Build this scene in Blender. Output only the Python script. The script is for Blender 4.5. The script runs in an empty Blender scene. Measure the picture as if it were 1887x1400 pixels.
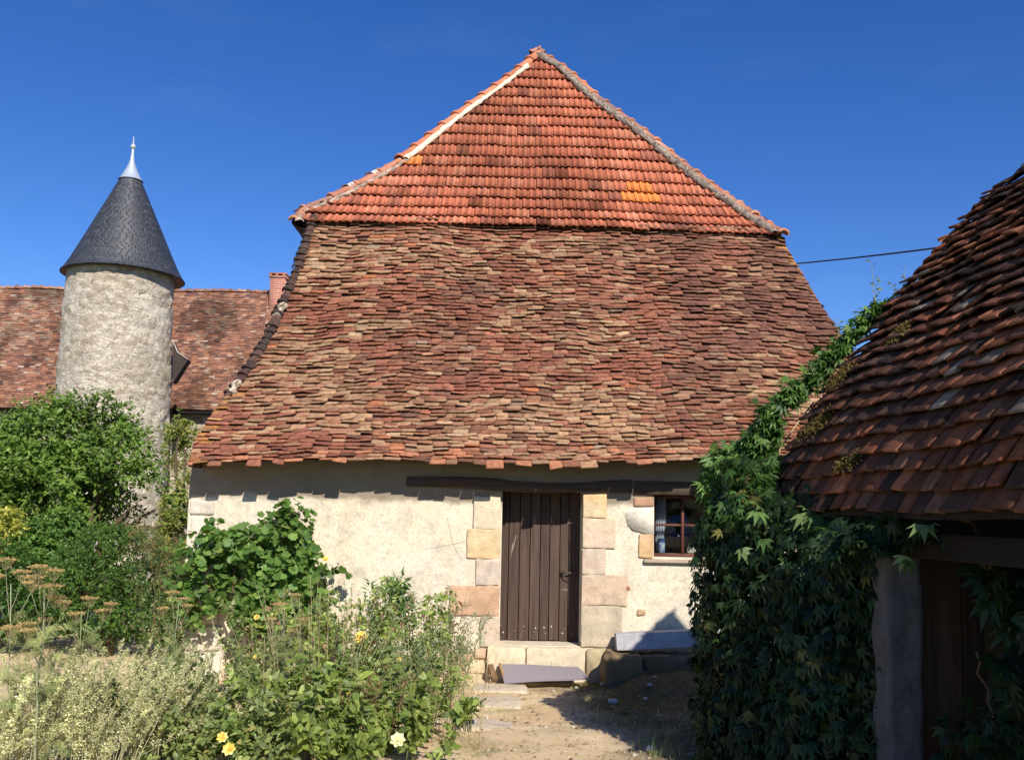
import bpy, math, random
import numpy as np
from mathutils import Matrix, Vector
rad = math.radians
scn = bpy.context.scene
COL = scn.collection
random.seed(7)
rng = np.random.default_rng(11)

# ------------------------------------------------------------------ camera
EYE = 2.07
F_PX, W_PX, H_PX = 1700.0, 1887.0, 1400.0
PITCH, ROLL, PY0 = 5.4, 1.2, 779.4
cam_d = bpy.data.cameras.new('camera')
cam = bpy.data.objects.new('camera', cam_d)
COL.objects.link(cam)
cam_d.sensor_width = 36
cam_d.lens = 36 * F_PX / W_PX
cam_d.shift_y = (PY0 - H_PX / 2) / W_PX
cam_d.clip_start, cam_d.clip_end = 0.05, 3000
RC = (Matrix.Rotation(rad(90 + PITCH), 3, 'X') @ Matrix.Rotation(rad(ROLL), 3, 'Z'))
cam.matrix_world = Matrix.Translation((0, 0, EYE)) @ RC.to_4x4()
scn.camera = cam

# ------------------------------------------------------------------ sky, sun, exposure
SUN_EL, SUN_AZ = 36.0, 18.5          # azimuth: degrees to the right of straight behind the camera
tosun = Vector((math.cos(rad(SUN_EL)) * math.sin(rad(SUN_AZ)), -math.cos(rad(SUN_EL)) * math.cos(rad(SUN_AZ)), math.sin(rad(SUN_EL))))
world = bpy.data.worlds.new('World'); scn.world = world; world.use_nodes = True
wn = world.node_tree.nodes; wl = world.node_tree.links
bg = wn['Background']
sky = wn.new('ShaderNodeTexSky'); sky.sky_type = 'NISHITA'; sky.sun_disc = False
sky.sun_elevation = rad(SUN_EL); sky.sun_rotation = math.atan2(tosun.x, tosun.y)
sky.altitude = 1500; sky.air_density = 1.0; sky.dust_density = 0.0; sky.ozone_density = 3.0
hs = wn.new('ShaderNodeHueSaturation'); hs.inputs['Saturation'].default_value = 1.3; hs.inputs['Hue'].default_value = 0.515
wl.new(sky.outputs[0], hs.inputs['Color'])
tcw = wn.new('ShaderNodeTexCoord'); mpw = wn.new('ShaderNodeMapping'); mpw.inputs['Scale'].default_value = (2.2, 2.2, 9); wl.new(tcw.outputs['Generated'], mpw.inputs['Vector'])
cnz = wn.new('ShaderNodeTexNoise'); cnz.inputs['Scale'].default_value = 2.0; cnz.inputs['Detail'].default_value = 7; cnz.inputs['Roughness'].default_value = .6; wl.new(mpw.outputs[0], cnz.inputs['Vector'])
crp = wn.new('ShaderNodeValToRGB'); crp.color_ramp.elements[0].position = .56; crp.color_ramp.elements[1].position = .85; crp.color_ramp.elements[1].color = (.035, .035, .035, 1); wl.new(cnz.outputs[0], crp.inputs[0])
cmx = wn.new('ShaderNodeMix'); cmx.data_type = 'RGBA'; wl.new(crp.outputs[0], cmx.inputs[0]); wl.new(hs.outputs[0], cmx.inputs[6]); cmx.inputs[7].default_value = (4.2, 5.2, 6.6, 1)
wl.new(cmx.outputs[2], bg.inputs[0]); bg.inputs[1].default_value = 0.122
sd = bpy.data.lights.new('sun', 'SUN'); sd.energy = 5.0; sd.angle = rad(0.53); sd.color = (1.0, 0.945, 0.86)
so = bpy.data.objects.new('sun', sd); COL.objects.link(so)
so.rotation_mode = 'QUATERNION'; so.rotation_quaternion = tosun.to_track_quat('Z', 'Y')
so.location = (5, -10, 15)
scn.view_settings.view_transform = 'Standard'; scn.view_settings.look = 'None'
scn.view_settings.exposure = 0.26; scn.view_settings.gamma = 1
scn.render.engine = 'CYCLES'
scn.cycles.diffuse_bounces = 3

# ------------------------------------------------------------------ helpers
def ray(px, py):
    return RC @ Vector(((px - W_PX / 2) / F_PX, -(py - PY0) / F_PX, -1))
def at(px, py, Y):
    d = ray(px, py)
    return Vector((d.x / d.y * Y, Y, EYE + d.z / d.y * Y))
def pyof(x, Y, z):
    d = RC.inverted() @ Vector((x, Y, z - EYE))
    return (W_PX / 2 + F_PX * d.x / -d.z, PY0 - F_PX * d.y / -d.z)

def sstep(a, b, x):
    t = np.clip((np.asarray(x, float) - a) / (b - a), 0, 1)
    return t * t * (3 - 2 * t)

def _h(i, j, k, s):
    n = (i * 374761393 + j * 668265263 + k * 2147483647 + s * 974634777) & 0xffffffff
    n = ((n ^ (n >> 13)) * 1274126177) & 0xffffffff
    n = n ^ (n >> 16)
    return (n & 0xffff) / 65535.0
def noise(x, y, z=0.0, s=0):
    x, y, z = np.broadcast_arrays(np.asarray(x, float), np.asarray(y, float), np.asarray(z, float))
    i, j, k = np.floor(x).astype(np.int64), np.floor(y).astype(np.int64), np.floor(z).astype(np.int64)
    fx, fy, fz = x - i, y - j, z - k
    fx, fy, fz = [t * t * (3 - 2 * t) for t in (fx, fy, fz)]
    r = 0
    for a in (0, 1):
        for b in (0, 1):
            for c in (0, 1):
                w = (fx if a else 1 - fx) * (fy if b else 1 - fy) * (fz if c else 1 - fz)
                r = r + w * _h(i + a, j + b, k + c, s)
    return r * 2 - 1
def fbm(x, y, z=0.0, s=0, o=3):
    r = 0; a = 1.0; x = np.asarray(x, float); y = np.asarray(y, float); z = np.asarray(z, float)
    for q in range(o):
        r = r + a * noise(x, y, z, s + q * 7); x = x * 2.03; y = y * 2.03; z = z * 2.03; a *= .5
    return r / 1.6

def ground_z(x, y):
    x = np.asarray(x, float); y = np.asarray(y, float)
    g = .05 + .37 * sstep(11.6, 4.5, y)
    g = g + .21 * sstep(1.05, 1.6, x) * sstep(9.7, 10.75, y) * sstep(16, 12, y)
    g = g - .08 * sstep(-1, -3.5, x)
    return g
def gz(x, y): return float(ground_z(x, y))

class Geo:
    """collects vertices, faces and per-vertex colours"""
    def __init__(s): s.v = []; s.f = []; s.c = []; s.n = 0
    def add(s, V, F, C=(1, 1, 1)):
        V = np.asarray(V, float).reshape(-1, 3)
        C = np.asarray(C, float)
        if C.ndim == 1: C = np.tile(C[None, :3], (len(V), 1))
        s.v.append(V); s.c.append(C)
        for f in (F if isinstance(F, list) else [F]):
            f = np.asarray(f, np.int64)
            if f.size: s.f.append(f + s.n)
        s.n += len(V)
    def grid(s, P, C=(1, 1, 1), flip=False):
        P = np.asarray(P, float); a, b = P.shape[:2]
        i = np.arange(a - 1)[:, None] * b + np.arange(b - 1)[None, :]
        F = np.stack([i, i + 1, i + b + 1, i + b], -1).reshape(-1, 4)
        if flip: F = F[:, ::-1]
        C = np.asarray(C, float)
        if C.ndim == 3: C = C.reshape(-1, 3)
        s.add(P.reshape(-1, 3), F, C)
    def box(s, lo, hi, C=(1, 1, 1), rot=None, at0=(0, 0, 0)):
        x0, y0, z0 = lo; x1, y1, z1 = hi
        V = np.array([(x0,y0,z0),(x1,y0,z0),(x1,y1,z0),(x0,y1,z0),(x0,y0,z1),(x1,y0,z1),(x1,y1,z1),(x0,y1,z1)], float)
        if rot is not None: V = V @ np.array(rot).T
        V = V + np.array(at0)
        s.add(V, np.array([(0,3,2,1),(4,5,6,7),(0,1,5,4),(1,2,6,5),(2,3,7,6),(3,0,4,7)]), C)
    def tube(s, pts, r, C=(1, 1, 1), k=6, cap=True):
        pts = np.asarray(pts, float); n = len(pts)
        r = np.broadcast_to(np.asarray(r, float), (n,))
        T = np.gradient(pts, axis=0); T /= np.linalg.norm(T, axis=1)[:, None] + 1e-9
        up = np.array([0, 0, 1.0]) if abs(T[0][2]) < .9 else np.array([1.0, 0, 0])
        A = np.cross(T, up); A /= np.linalg.norm(A, axis=1)[:, None] + 1e-9
        B = np.cross(T, A)
        t = np.arange(k) / k * 2 * math.pi
        P = pts[:, None] + r[:, None, None] * (np.cos(t)[None, :, None] * A[:, None] + np.sin(t)[None, :, None] * B[:, None])
        V = P.reshape(-1, 3)
        i = np.arange(n - 1)[:, None] * k; j = np.arange(k)[None]; j2 = (j + 1) % k
        F = [np.stack([i + j, i + j2, i + k + j2, i + k + j], -1).reshape(-1, 4)]
        if cap and k > 2:
            F.append(np.arange(k)[::-1][None]); F.append((np.arange(k) + (n - 1) * k)[None])
        s.add(V, F, C)
    def build(s, name, mat, parent=None, org=None, smooth=False):
        V = np.concatenate(s.v); C = np.concatenate(s.c)
        org = np.array(org if org is not None else (ROOT_LOC.get(parent, (0, 0, 0)) if parent is not None else (0, 0, 0)), float)
        me = bpy.data.meshes.new(name)
        me.vertices.add(len(V)); me.vertices.foreach_set('co', (V - org).astype(np.float32).ravel())
        tot = sum(f.size for f in s.f); nf = sum(len(f) for f in s.f)
        me.loops.add(tot); me.polygons.add(nf)
        me.loops.foreach_set('vertex_index', np.concatenate([f.ravel() for f in s.f]).astype(np.int32))
        ls = np.concatenate([np.full(len(f), f.shape[1]) for f in s.f])
        st = np.concatenate([[0], np.cumsum(ls)[:-1]])
        me.polygons.foreach_set('loop_start', st.astype(np.int32))
        me.polygons.foreach_set('loop_total', ls.astype(np.int32))
        if smooth: me.polygons.foreach_set('use_smooth', np.ones(nf, bool))
        me.update(calc_edges=True); me.validate()
        ca = me.color_attributes.new('Col', 'FLOAT_COLOR', 'POINT')
        ca.data.foreach_set('color', np.concatenate([C, np.ones((len(C), 1))], 1).astype(np.float32).ravel())
        me.materials.append(mat)
        o = bpy.data.objects.new(name, me); COL.objects.link(o)
        if parent is not None: o.parent = parent; ROOT_LOC[o] = tuple(org)
        else: o.location = tuple(org); ROOT_LOC[o] = tuple(org)
        return o
ROOT_LOC = {}
def tag(o, label=None, cat=None, group=None, kind=None):
    if label: o['label'] = label
    if cat: o['category'] = cat
    if group: o['group'] = group
    if kind: o['kind'] = kind
    return o
def thing(name, loc, label, cat, group=None):
    o = bpy.data.objects.new(name, None); COL.objects.link(o); o.location = tuple(loc)
    o.empty_display_size = .2
    ROOT_LOC[o] = tuple(loc); return tag(o, label, cat, group)

# ------------------------------------------------------------------ materials
class NT:
    def __init__(s, name):
        s.m = bpy.data.materials.new(name); s.m.use_nodes = True
        s.n = s.m.node_tree.nodes; s.l = s.m.node_tree.links
        s.b = s.n['Principled BSDF']; s.out = s.n['Material Output']
        s.co = s.n.new('ShaderNodeTexCoord').outputs['Object']
    def set(s, inp, v):
        if hasattr(v, 'is_output') or isinstance(v, bpy.types.NodeSocket): s.l.new(v, inp)
        else: inp.default_value = v
    def noise(s, sc, det=4, rough=.55, dist=0, vec=None, out=0):
        n = s.n.new('ShaderNodeTexNoise'); n.inputs['Scale'].default_value = sc; n.inputs['Detail'].default_value = det
        n.inputs['Roughness'].default_value = rough; n.inputs['Distortion'].default_value = dist
        s.l.new(vec or s.co, n.inputs['Vector']); return n.outputs[out]
    def vor(s, sc, feat='F1', out='Distance', vec=None, rnd=1):
        n = s.n.new('ShaderNodeTexVoronoi'); n.feature = feat; n.inputs['Scale'].default_value = sc
        n.inputs['Randomness'].default_value = rnd
        s.l.new(vec or s.co, n.inputs['Vector']); return n.outputs[out]
    def ramp(s, v, stops, interp='LINEAR'):
        n = s.n.new('ShaderNodeValToRGB'); s.l.new(v, n.inputs[0]); n.color_ramp.interpolation = interp
        e = n.color_ramp.elements
        while len(e) < len(stops): e.new(.5)
        for q, (p, c) in zip(e, stops):
            q.position = p; q.color = (tuple(c) + (1,)) if not isinstance(c, (int, float)) else (c, c, c, 1)
        return n.outputs[0]
    def mix(s, f, a, b, mode='MIX'):
        n = s.n.new('ShaderNodeMix'); n.data_type = 'RGBA'; n.blend_type = mode
        s.set(n.inputs[0], f)
        for q, v in ((6, a), (7, b)):
            s.set(n.inputs[q], (tuple(v) + (1,)) if isinstance(v, (tuple, list)) and len(v) == 3 else v)
        return n.outputs[2]
    def math(s, op, a, b=0.0):
        n = s.n.new('ShaderNodeMath'); n.operation = op; s.set(n.inputs[0], a); s.set(n.inputs[1], b); return n.outputs[0]
    def attr(s):
        n = s.n.new('ShaderNodeVertexColor'); n.layer_name = 'Col'; return n.outputs[0]
    def map(s, scale=(1, 1, 1), rot=(0, 0, 0)):
        n = s.n.new('ShaderNodeMapping'); n.inputs['Scale'].default_value = scale; n.inputs['Rotation'].default_value = rot
        s.l.new(s.co, n.inputs['Vector']); return n.outputs[0]
    def bump(s, h, st=.5, dist=.02):
        n = s.n.new('ShaderNodeBump'); n.inputs['Strength'].default_value = st; n.inputs['Distance'].default_value = dist
        s.l.new(h, n.inputs['Height']); s.l.new(n.outputs[0], s.b.inputs['Normal']); return n
    def done(s, col=None, rough=.9, spec=.25, metal=0):
        if col is not None: s.set(s.b.inputs['Base Color'], (tuple(col) + (1,)) if isinstance(col, tuple) and len(col) == 3 else col)
        s.set(s.b.inputs['Roughness'], rough); s.b.inputs['Specular IOR Level'].default_value = spec
        s.b.inputs['Metallic'].default_value = metal
        return s.m

def mat_tile(name, nsc=14, lich=.62, lcol=(.42, .38, .3), bs=.5, lo=.62, hi=1.3):
    t = NT(name)
    g = t.ramp(t.noise(nsc, 6, .65), [(.25, lo), (.75, hi)])
    c = t.mix(1.0, t.attr(), g, 'MULTIPLY')
    l = t.ramp(t.noise(nsc * 2.6, 5, .7), [(lich, 0.0), (lich + .08, .8)])
    c = t.mix(l, c, lcol)
    t.bump(t.noise(nsc * 5, 5, .7), bs, .006)
    return t.done(c, .92, .15)
M_OLD = mat_tile('old_plain_tile', 17, .64, (.42, .36, .27), .7, .5, 1.4)
M_SHED = mat_tile('shed_tile', 18, .66, (.26, .25, .22), .8, .5, 1.4)
M_NEW = mat_tile('interlocking_tile', 9, .66, (.5, .38, .28), .35, .68, 1.22)
M_FAR = mat_tile('farmhouse_tile', 3.0, .72, (.42, .34, .26), .3)
M_SLATE = mat_tile('slate', 3, .8, (.1, .105, .11), .15, .8, 1.2)
M_SLATE.node_tree.nodes['Principled BSDF'].inputs['Roughness'].default_value = .5
M_SLATE.node_tree.nodes['Principled BSDF'].inputs['Specular IOR Level'].default_value = .55

def m_render():
    t = NT('lime_render')
    base = t.mix(t.ramp(t.noise(1.1, 5, .6, .6), [(.35, 0.0), (.66, 1.0)]), (.83, .73, .54), (.70, .62, .48))
    base = t.mix(t.ramp(t.noise(.7, 3, .5, 1.), [(.52, 0.0), (.68, .55)]), base, (.78, .61, .36))
    base = t.mix(t.ramp(t.noise(2.6, 6, .7, 1.2), [(.46, 0.0), (.66, .8)]), base, (.58, .505, .39))
    base = t.mix(t.ramp(t.noise(1, 5, .6, .3, vec=t.map((3.2, 3.2, .5))), [(.52, 0.0), (.75, .5)]), base, (.52, .42, .28))
    base = t.mix(t.ramp(t.noise(4.4, 3, .6, .8), [(.66, 0.0), (.70, .55)]), base, (.50, .47, .43))
    base = t.mix(1.0, base, t.ramp(t.noise(9, 6, .72, .5), [(.28, .74), (.5, 1.0), (.8, 1.06)]), 'MULTIPLY')
    pits = t.ramp(t.vor(17), [(.05, 1.0), (.16, 0.0)]); pk = t.ramp(t.noise(3.1, 4, .6), [(.47, 0.0), (.6, .75)])
    base = t.mix(t.math('MULTIPLY', pits, pk), base, (.38, .30, .22))
    grit = t.noise(34, 7, .85)
    base = t.mix(t.ramp(grit, [(.40, .75), (.50, 0.0)]), base, (.46, .38, .29))
    spots = t.ramp(t.vor(5.2), [(.03, 1.0), (.075, 0.0)])
    keep = t.ramp(t.noise(2.3, 2), [(.5, 0.0), (.56, .8)])
    base = t.mix(t.math('MULTIPLY', spots, keep), base, (.42, .27, .17))
    cr = t.ramp(t.vor(.95, 'DISTANCE_TO_EDGE', 'Distance', vec=t.n and None), [(.0, 1.0), (.006, 0.0)])
    ck = t.ramp(t.noise(.8, 2), [(.54, 0.0), (.6, .6)])
    crack = t.math('MULTIPLY', cr, ck)
    base = t.mix(crack, base, (.25, .2, .16))
    # old grey-brown bare band of the wall head, its colour also toned for eave shade, and damp foot
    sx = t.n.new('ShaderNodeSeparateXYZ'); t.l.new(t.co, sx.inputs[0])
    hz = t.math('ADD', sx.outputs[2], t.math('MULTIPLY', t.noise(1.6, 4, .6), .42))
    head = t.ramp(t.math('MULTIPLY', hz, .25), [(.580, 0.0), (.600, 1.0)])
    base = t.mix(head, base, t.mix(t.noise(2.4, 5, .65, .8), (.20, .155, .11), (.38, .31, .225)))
    hz2 = t.math('ADD', sx.outputs[2], t.math('MULTIPLY', t.noise(2.2, 4, .6), .5))
    foot = t.ramp(t.math('MULTIPLY', hz2, .5), [(.25, 1.0), (.36, 0.0)])
    rub = t.mix(t.vor(7, out='Color'), (.42, .34, .24), (.62, .5, .34))
    base = t.mix(t.math('MULTIPLY', foot, .8), base, rub)
    h = t.math('ADD', t.math('MULTIPLY', grit, .5), t.math('MULTIPLY', t.noise(9, 5, .6), 1.2))
    h = t.math('SUBTRACT', h, t.math('MULTIPLY', crack, .6))
    h = t.math('SUBTRACT', h, t.math('MULTIPLY', spots, .3))
    h = t.math('ADD', h, t.math('MULTIPLY', t.math('MULTIPLY', foot, t.vor(7, 'DISTANCE_TO_EDGE')), 3.0))
    t.bump(h, .7, .02)
    return t.done(base, .95, .1)
M_RENDER = m_render()

def m_stone(name='dressed_stone', sc=1.0):
    t = NT(name)
    c = t.mix(1.0, t.attr(), t.ramp(t.noise(7 * sc, 6, .65, .5), [(.3, (.72, .7, .68)), (.7, (1.15, 1.1, 1.05))]), 'MULTIPLY')
    c = t.mix(t.ramp(t.noise(60 * sc, 4, .8), [(.36, .55), (.47, 0.0)]), c, (.25, .2, .16))
    t.bump(t.math('ADD', t.noise(60 * sc, 5, .75), t.noise(11 * sc, 5, .6)), .6, .012)
    return t.done(c, .93, .12)
M_STONE = m_stone()

def m_tower():
    t = NT('tower_rubble')
    wv = t.map((1, 1, 1.7)); dn = t.n.new('ShaderNodeVectorMath'); dn.operation = 'MULTIPLY_ADD'
    t.l.new(t.noise(6, 4, .7, out=1), dn.inputs[0]); dn.inputs[1].default_value = (.16, .16, .16); t.l.new(wv, dn.inputs[2]); wv = dn.outputs[0]
    ed = t.vor(5.2, 'DISTANCE_TO_EDGE', 'Distance', wv)
    cell = t.vor(5.2, 'F1', 'Color', wv)
    sp = t.n.new('ShaderNodeSeparateColor'); t.l.new(cell, sp.inputs[0])
    stone = t.ramp(sp.outputs[0], [(0, (.40, .30, .21)), (.4, (.60, .51, .385)), (.75, (.73, .64, .50)), (1, (.5, .42, .32))])
    mort = t.mix(t.noise(2, 5, .6), (.66, .585, .46), (.79, .71, .57))
    cov = t.ramp(t.noise(.75, 5, .65, .6), [(.50, 0.0), (.62, 1.0)])      # where render still covers the rubble
    edge = t.ramp(ed, [(.02, 0.0), (.07, 1.0)])
    f = t.math('MULTIPLY', edge, t.math('SUBTRACT', 1.0, t.math('MULTIPLY', cov, .85)))
    c = t.mix(f, mort, stone)
    c = t.mix(t.ramp(t.noise(22, 5, .75), [(.36, .6), (.48, 0.0)]), c, (.2, .16, .13))
    c = t.mix(t.ramp(t.noise(3, 7, .75, .5), [(.5, 0.0), (.64, .65)]), c, (.34, .28, .21))
    h = t.math('ADD', t.math('MULTIPLY', f, .8), t.math('MULTIPLY', t.noise(7, 6, .75), 1.5))
    t.bump(h, .75, .08)
    return t.done(c, .95, .1)
M_TOWER = m_tower()

def m_wood(name, a, b, vert=True, sc=1):
    t = NT(name)
    v = t.map((26 * sc, 26 * sc, 1.4 * sc) if vert else (1.4 * sc, 26 * sc, 26 * sc))
    g = t.noise(1, 6, .65, .8, vec=v)
    c = t.mix(t.ramp(g, [(.3, 0.0), (.72, 1.0)]), a, b)
    c = t.mix(1.0, c, t.attr(), 'MULTIPLY')
    t.bump(g, .4, .006)
    return t.done(c, .72, .22)
M_DOOR = m_wood('door_planks', (.048, .029, .021), (.108, .070, .052))
M_BEAM = m_wood('old_beam', (.05, .032, .022), (.12, .08, .055), False)
M_SILL = m_wood('grey_sill_wood', (.3, .22, .15), (.5, .4, .29), False)
M_SHEDWOOD = m_wood('shed_boards', (.10, .055, .03), (.22, .125, .07))
M_FRAME = m_wood('painted_frame', (.11, .04, .03), (.17, .07, .05))

def m_plain(name, col=None, rough=.6, spec=.4, metal=0, bs=0, nsc=20):
    t = NT(name); c = t.attr() if col is None else col
    if bs: t.bump(t.noise(nsc, 5, .65), bs, .01)
    return t.done(c, rough, spec, metal)
M_PLAIN = m_plain('painted', None, .7, .3, 0, .2)
M_IRON = m_plain('iron', (.10, .075, .06), .55, .5, .7, .3, 60)
M_ZINC = m_plain('zinc', (.50, .56, .62), .38, .5, .35, .1, 8)
M_CABLE = m_plain('cable_rubber', (.02, .02, .022), .6)
M_CLOTH = m_plain('cloth', None, .9, .1, 0, .2, 60)

def m_dark():
    t = NT('roof_underlay'); return t.done((.03, .024, .02), .95, .05)
M_DARK = m_dark()

def m_leaf(name, tr=.3, rough=.45, spec=.35):
    t = NT(name)
    c = t.mix(1.0, t.attr(), t.ramp(t.noise(30, 2), [(.3, .8), (.7, 1.2)]), 'MULTIPLY')
    t.done(c, rough, spec)
    tl = t.n.new('ShaderNodeBsdfTranslucent')
    t.l.new(t.mix(1.0, c, (1.25, 1.3, .55), 'MULTIPLY'), tl.inputs[0])
    ms = t.n.new('ShaderNodeMixShader'); ms.inputs[0].default_value = tr
    t.l.new(t.b.outputs[0], ms.inputs[1]); t.l.new(tl.outputs[0], ms.inputs[2]); t.l.new(ms.outputs[0], t.out.inputs[0])
    return t.m
M_LEAF = m_leaf('leaf', .38)
M_LEAFM = m_leaf('leaf_matt', .25, .8, .1)
M_BARK = NT('bark'); M_BARK.bump(M_BARK.noise(18, 5), .6, .02); M_BARK = M_BARK.done(M_BARK.attr(), .9, .1)

def m_ground():
    t = NT('dry_ground')
    n1 = t.noise(.9, 6, .6, .5); n2 = t.noise(6, 7, .7, .4); n3 = t.noise(48, 5, .75)
    c = t.mix(t.ramp(n2, [(.3, 0.0), (.7, 1.0)]), (.66, .49, .28), (.80, .64, .40))
    c = t.mix(t.ramp(n1, [(.42, 0.0), (.62, .8)]), c, (.62, .43, .24))
    gr = t.ramp(t.noise(1.7, 5, .65, .6), [(.55, 0.0), (.66, .75)])
    c = t.mix(t.math('MULTIPLY', gr, t.ramp(n2, [(.35, .2), (.6, 1.0)])), c, (.25, .25, .11))
    c = t.mix(t.ramp(n3, [(.30, .6), (.38, 0.0)]), c, (.34, .23, .13))
    c = t.mix(t.ramp(t.noise(30, 3, .7), [(.62, 0.0), (.7, .6)]), c, (.74, .64, .46))
    sx = t.n.new('ShaderNodeSeparateXYZ'); t.l.new(t.co, sx.inputs[0])
    wob = t.math('MULTIPLY', t.math('SUBTRACT', t.noise(.6, 4), .5), 2.5)
    def band(v, a, b):
        q = t.n.new('ShaderNodeMapRange'); t.l.new(t.math('ADD', v, wob), q.inputs[0]); q.inputs[1].default_value = a; q.inputs[2].default_value = b; return q.outputs[0]
    dry = t.math('MULTIPLY', t.math('MULTIPLY', band(sx.outputs[1], 2.6, 4.2), band(sx.outputs[1], 19, 16)), t.math('MULTIPLY', band(sx.outputs[0], -13, -11), band(sx.outputs[0], 4.5, 3)))
    meadow = t.mix(n2, (.045, .065, .018), (.12, .12, .045))  # unseen surroundings darkened to cut light bouncing into the shade
    shade_soil = t.math('MULTIPLY', band(t.math('ADD', sx.outputs[0], t.math('MULTIPLY', sx.outputs[1], .05)), .85, 1.7), band(sx.outputs[1], 3, 5))  # dark soil, deepened to paint the shed's shade into the ground
    c = t.mix(shade_soil, c, t.mix(n2, (.07, .055, .033), (.15, .115, .065)))
    c = t.mix(dry, meadow, c)
    t.bump(t.math('ADD', n3, t.math('MULTIPLY', n2, 1.5)), .5, .016)
    return t.done(c, .97, .08)
M_GROUND = m_ground()

def m_brick():
    t = NT('brick')
    b = t.n.new('ShaderNodeTexBrick'); t.l.new(t.map((1, 1, 1), (rad(90), 0, 0)), b.inputs['Vector'])
    b.inputs['Scale'].default_value = 1; b.inputs['Brick Width'].default_value = .23; b.inputs['Row Height'].default_value = .075
    b.inputs['Mortar Size'].default_value = .010
    b.inputs['Color1'].default_value = (.48, .17, .11, 1); b.inputs['Color2'].default_value = (.36, .12, .08, 1); b.inputs['Mortar'].default_value = (.4, .3, .24, 1)
    t.bump(b.outputs['Fac'], -.5, .01)
    return t.done(b.outputs['Color'], .9, .1)
M_BRICK = m_brick()

def m_glass():
    t = NT('window_glass')
    tr = t.n.new('ShaderNodeBsdfTransparent'); tr.inputs[0].default_value = (.82, .85, .86, 1)
    gl = t.n.new('ShaderNodeBsdfGlossy'); gl.inputs['Roughness'].default_value = .03
    fr = t.n.new('ShaderNodeLayerWeight'); fr.inputs[0].default_value = .3
    ms = t.n.new('ShaderNodeMixShader')
    t.l.new(t.math('ADD', t.math('MULTIPLY', t.math('POWER', fr.outputs['Facing'], 4.0), .8), .03), ms.inputs[0]); t.l.new(tr.outputs[0], ms.inputs[1]); t.l.new(gl.outputs[0], ms.inputs[2])
    t.l.new(ms.outputs[0], t.out.inputs[0]); return t.m
M_GLASS = m_glass()

# ------------------------------------------------------------------ ground
def axis(parts):
    out = []
    for a, b, st in parts: out += list(np.arange(a, b - 1e-6, st))
    out.append(parts[-1][1]); return np.array(out)
gx = axis([(-400, -60, 34), (-60, -12, 3), (-12, -5, .35), (-5, 3.2, .06), (3.2, 12, .5), (12, 60, 4), (60, 400, 34)])
gy = axis([(-60, 3, 3), (3, 4.5, .15), (4.5, 12, .06), (12, 20, .4), (20, 60, 3), (60, 900, 60)])
GX, GY = np.meshgrid(gx, gy)
near = sstep(14, 12, GY) * sstep(-6, -4.5, GX) * sstep(4, 3.2, GX)
GZ = ground_z(GX, GY) + near * (.030 * fbm(GX * 1.3, GY * 1.3, 0, 3) + .014 * fbm(GX * 6, GY * 6, 0, 5) + .03 * sstep(.9, 1.5, GX) * sstep(7, 9, GY) * fbm(GX * 3, GY * 3, 0, 15))
g = Geo(); g.grid(np.stack([GX, GY, GZ], -1), (1, 1, 1))
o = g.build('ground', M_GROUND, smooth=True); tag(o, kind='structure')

# ------------------------------------------------------------------ generic tiled surfaces
def interp_curve(xs, ys):
    xs = np.array(xs, float); ys = np.array(ys, float); k = np.argsort(xs); xs, ys = xs[k], ys[k]
    return lambda q: np.interp(q, xs, ys)

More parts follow.
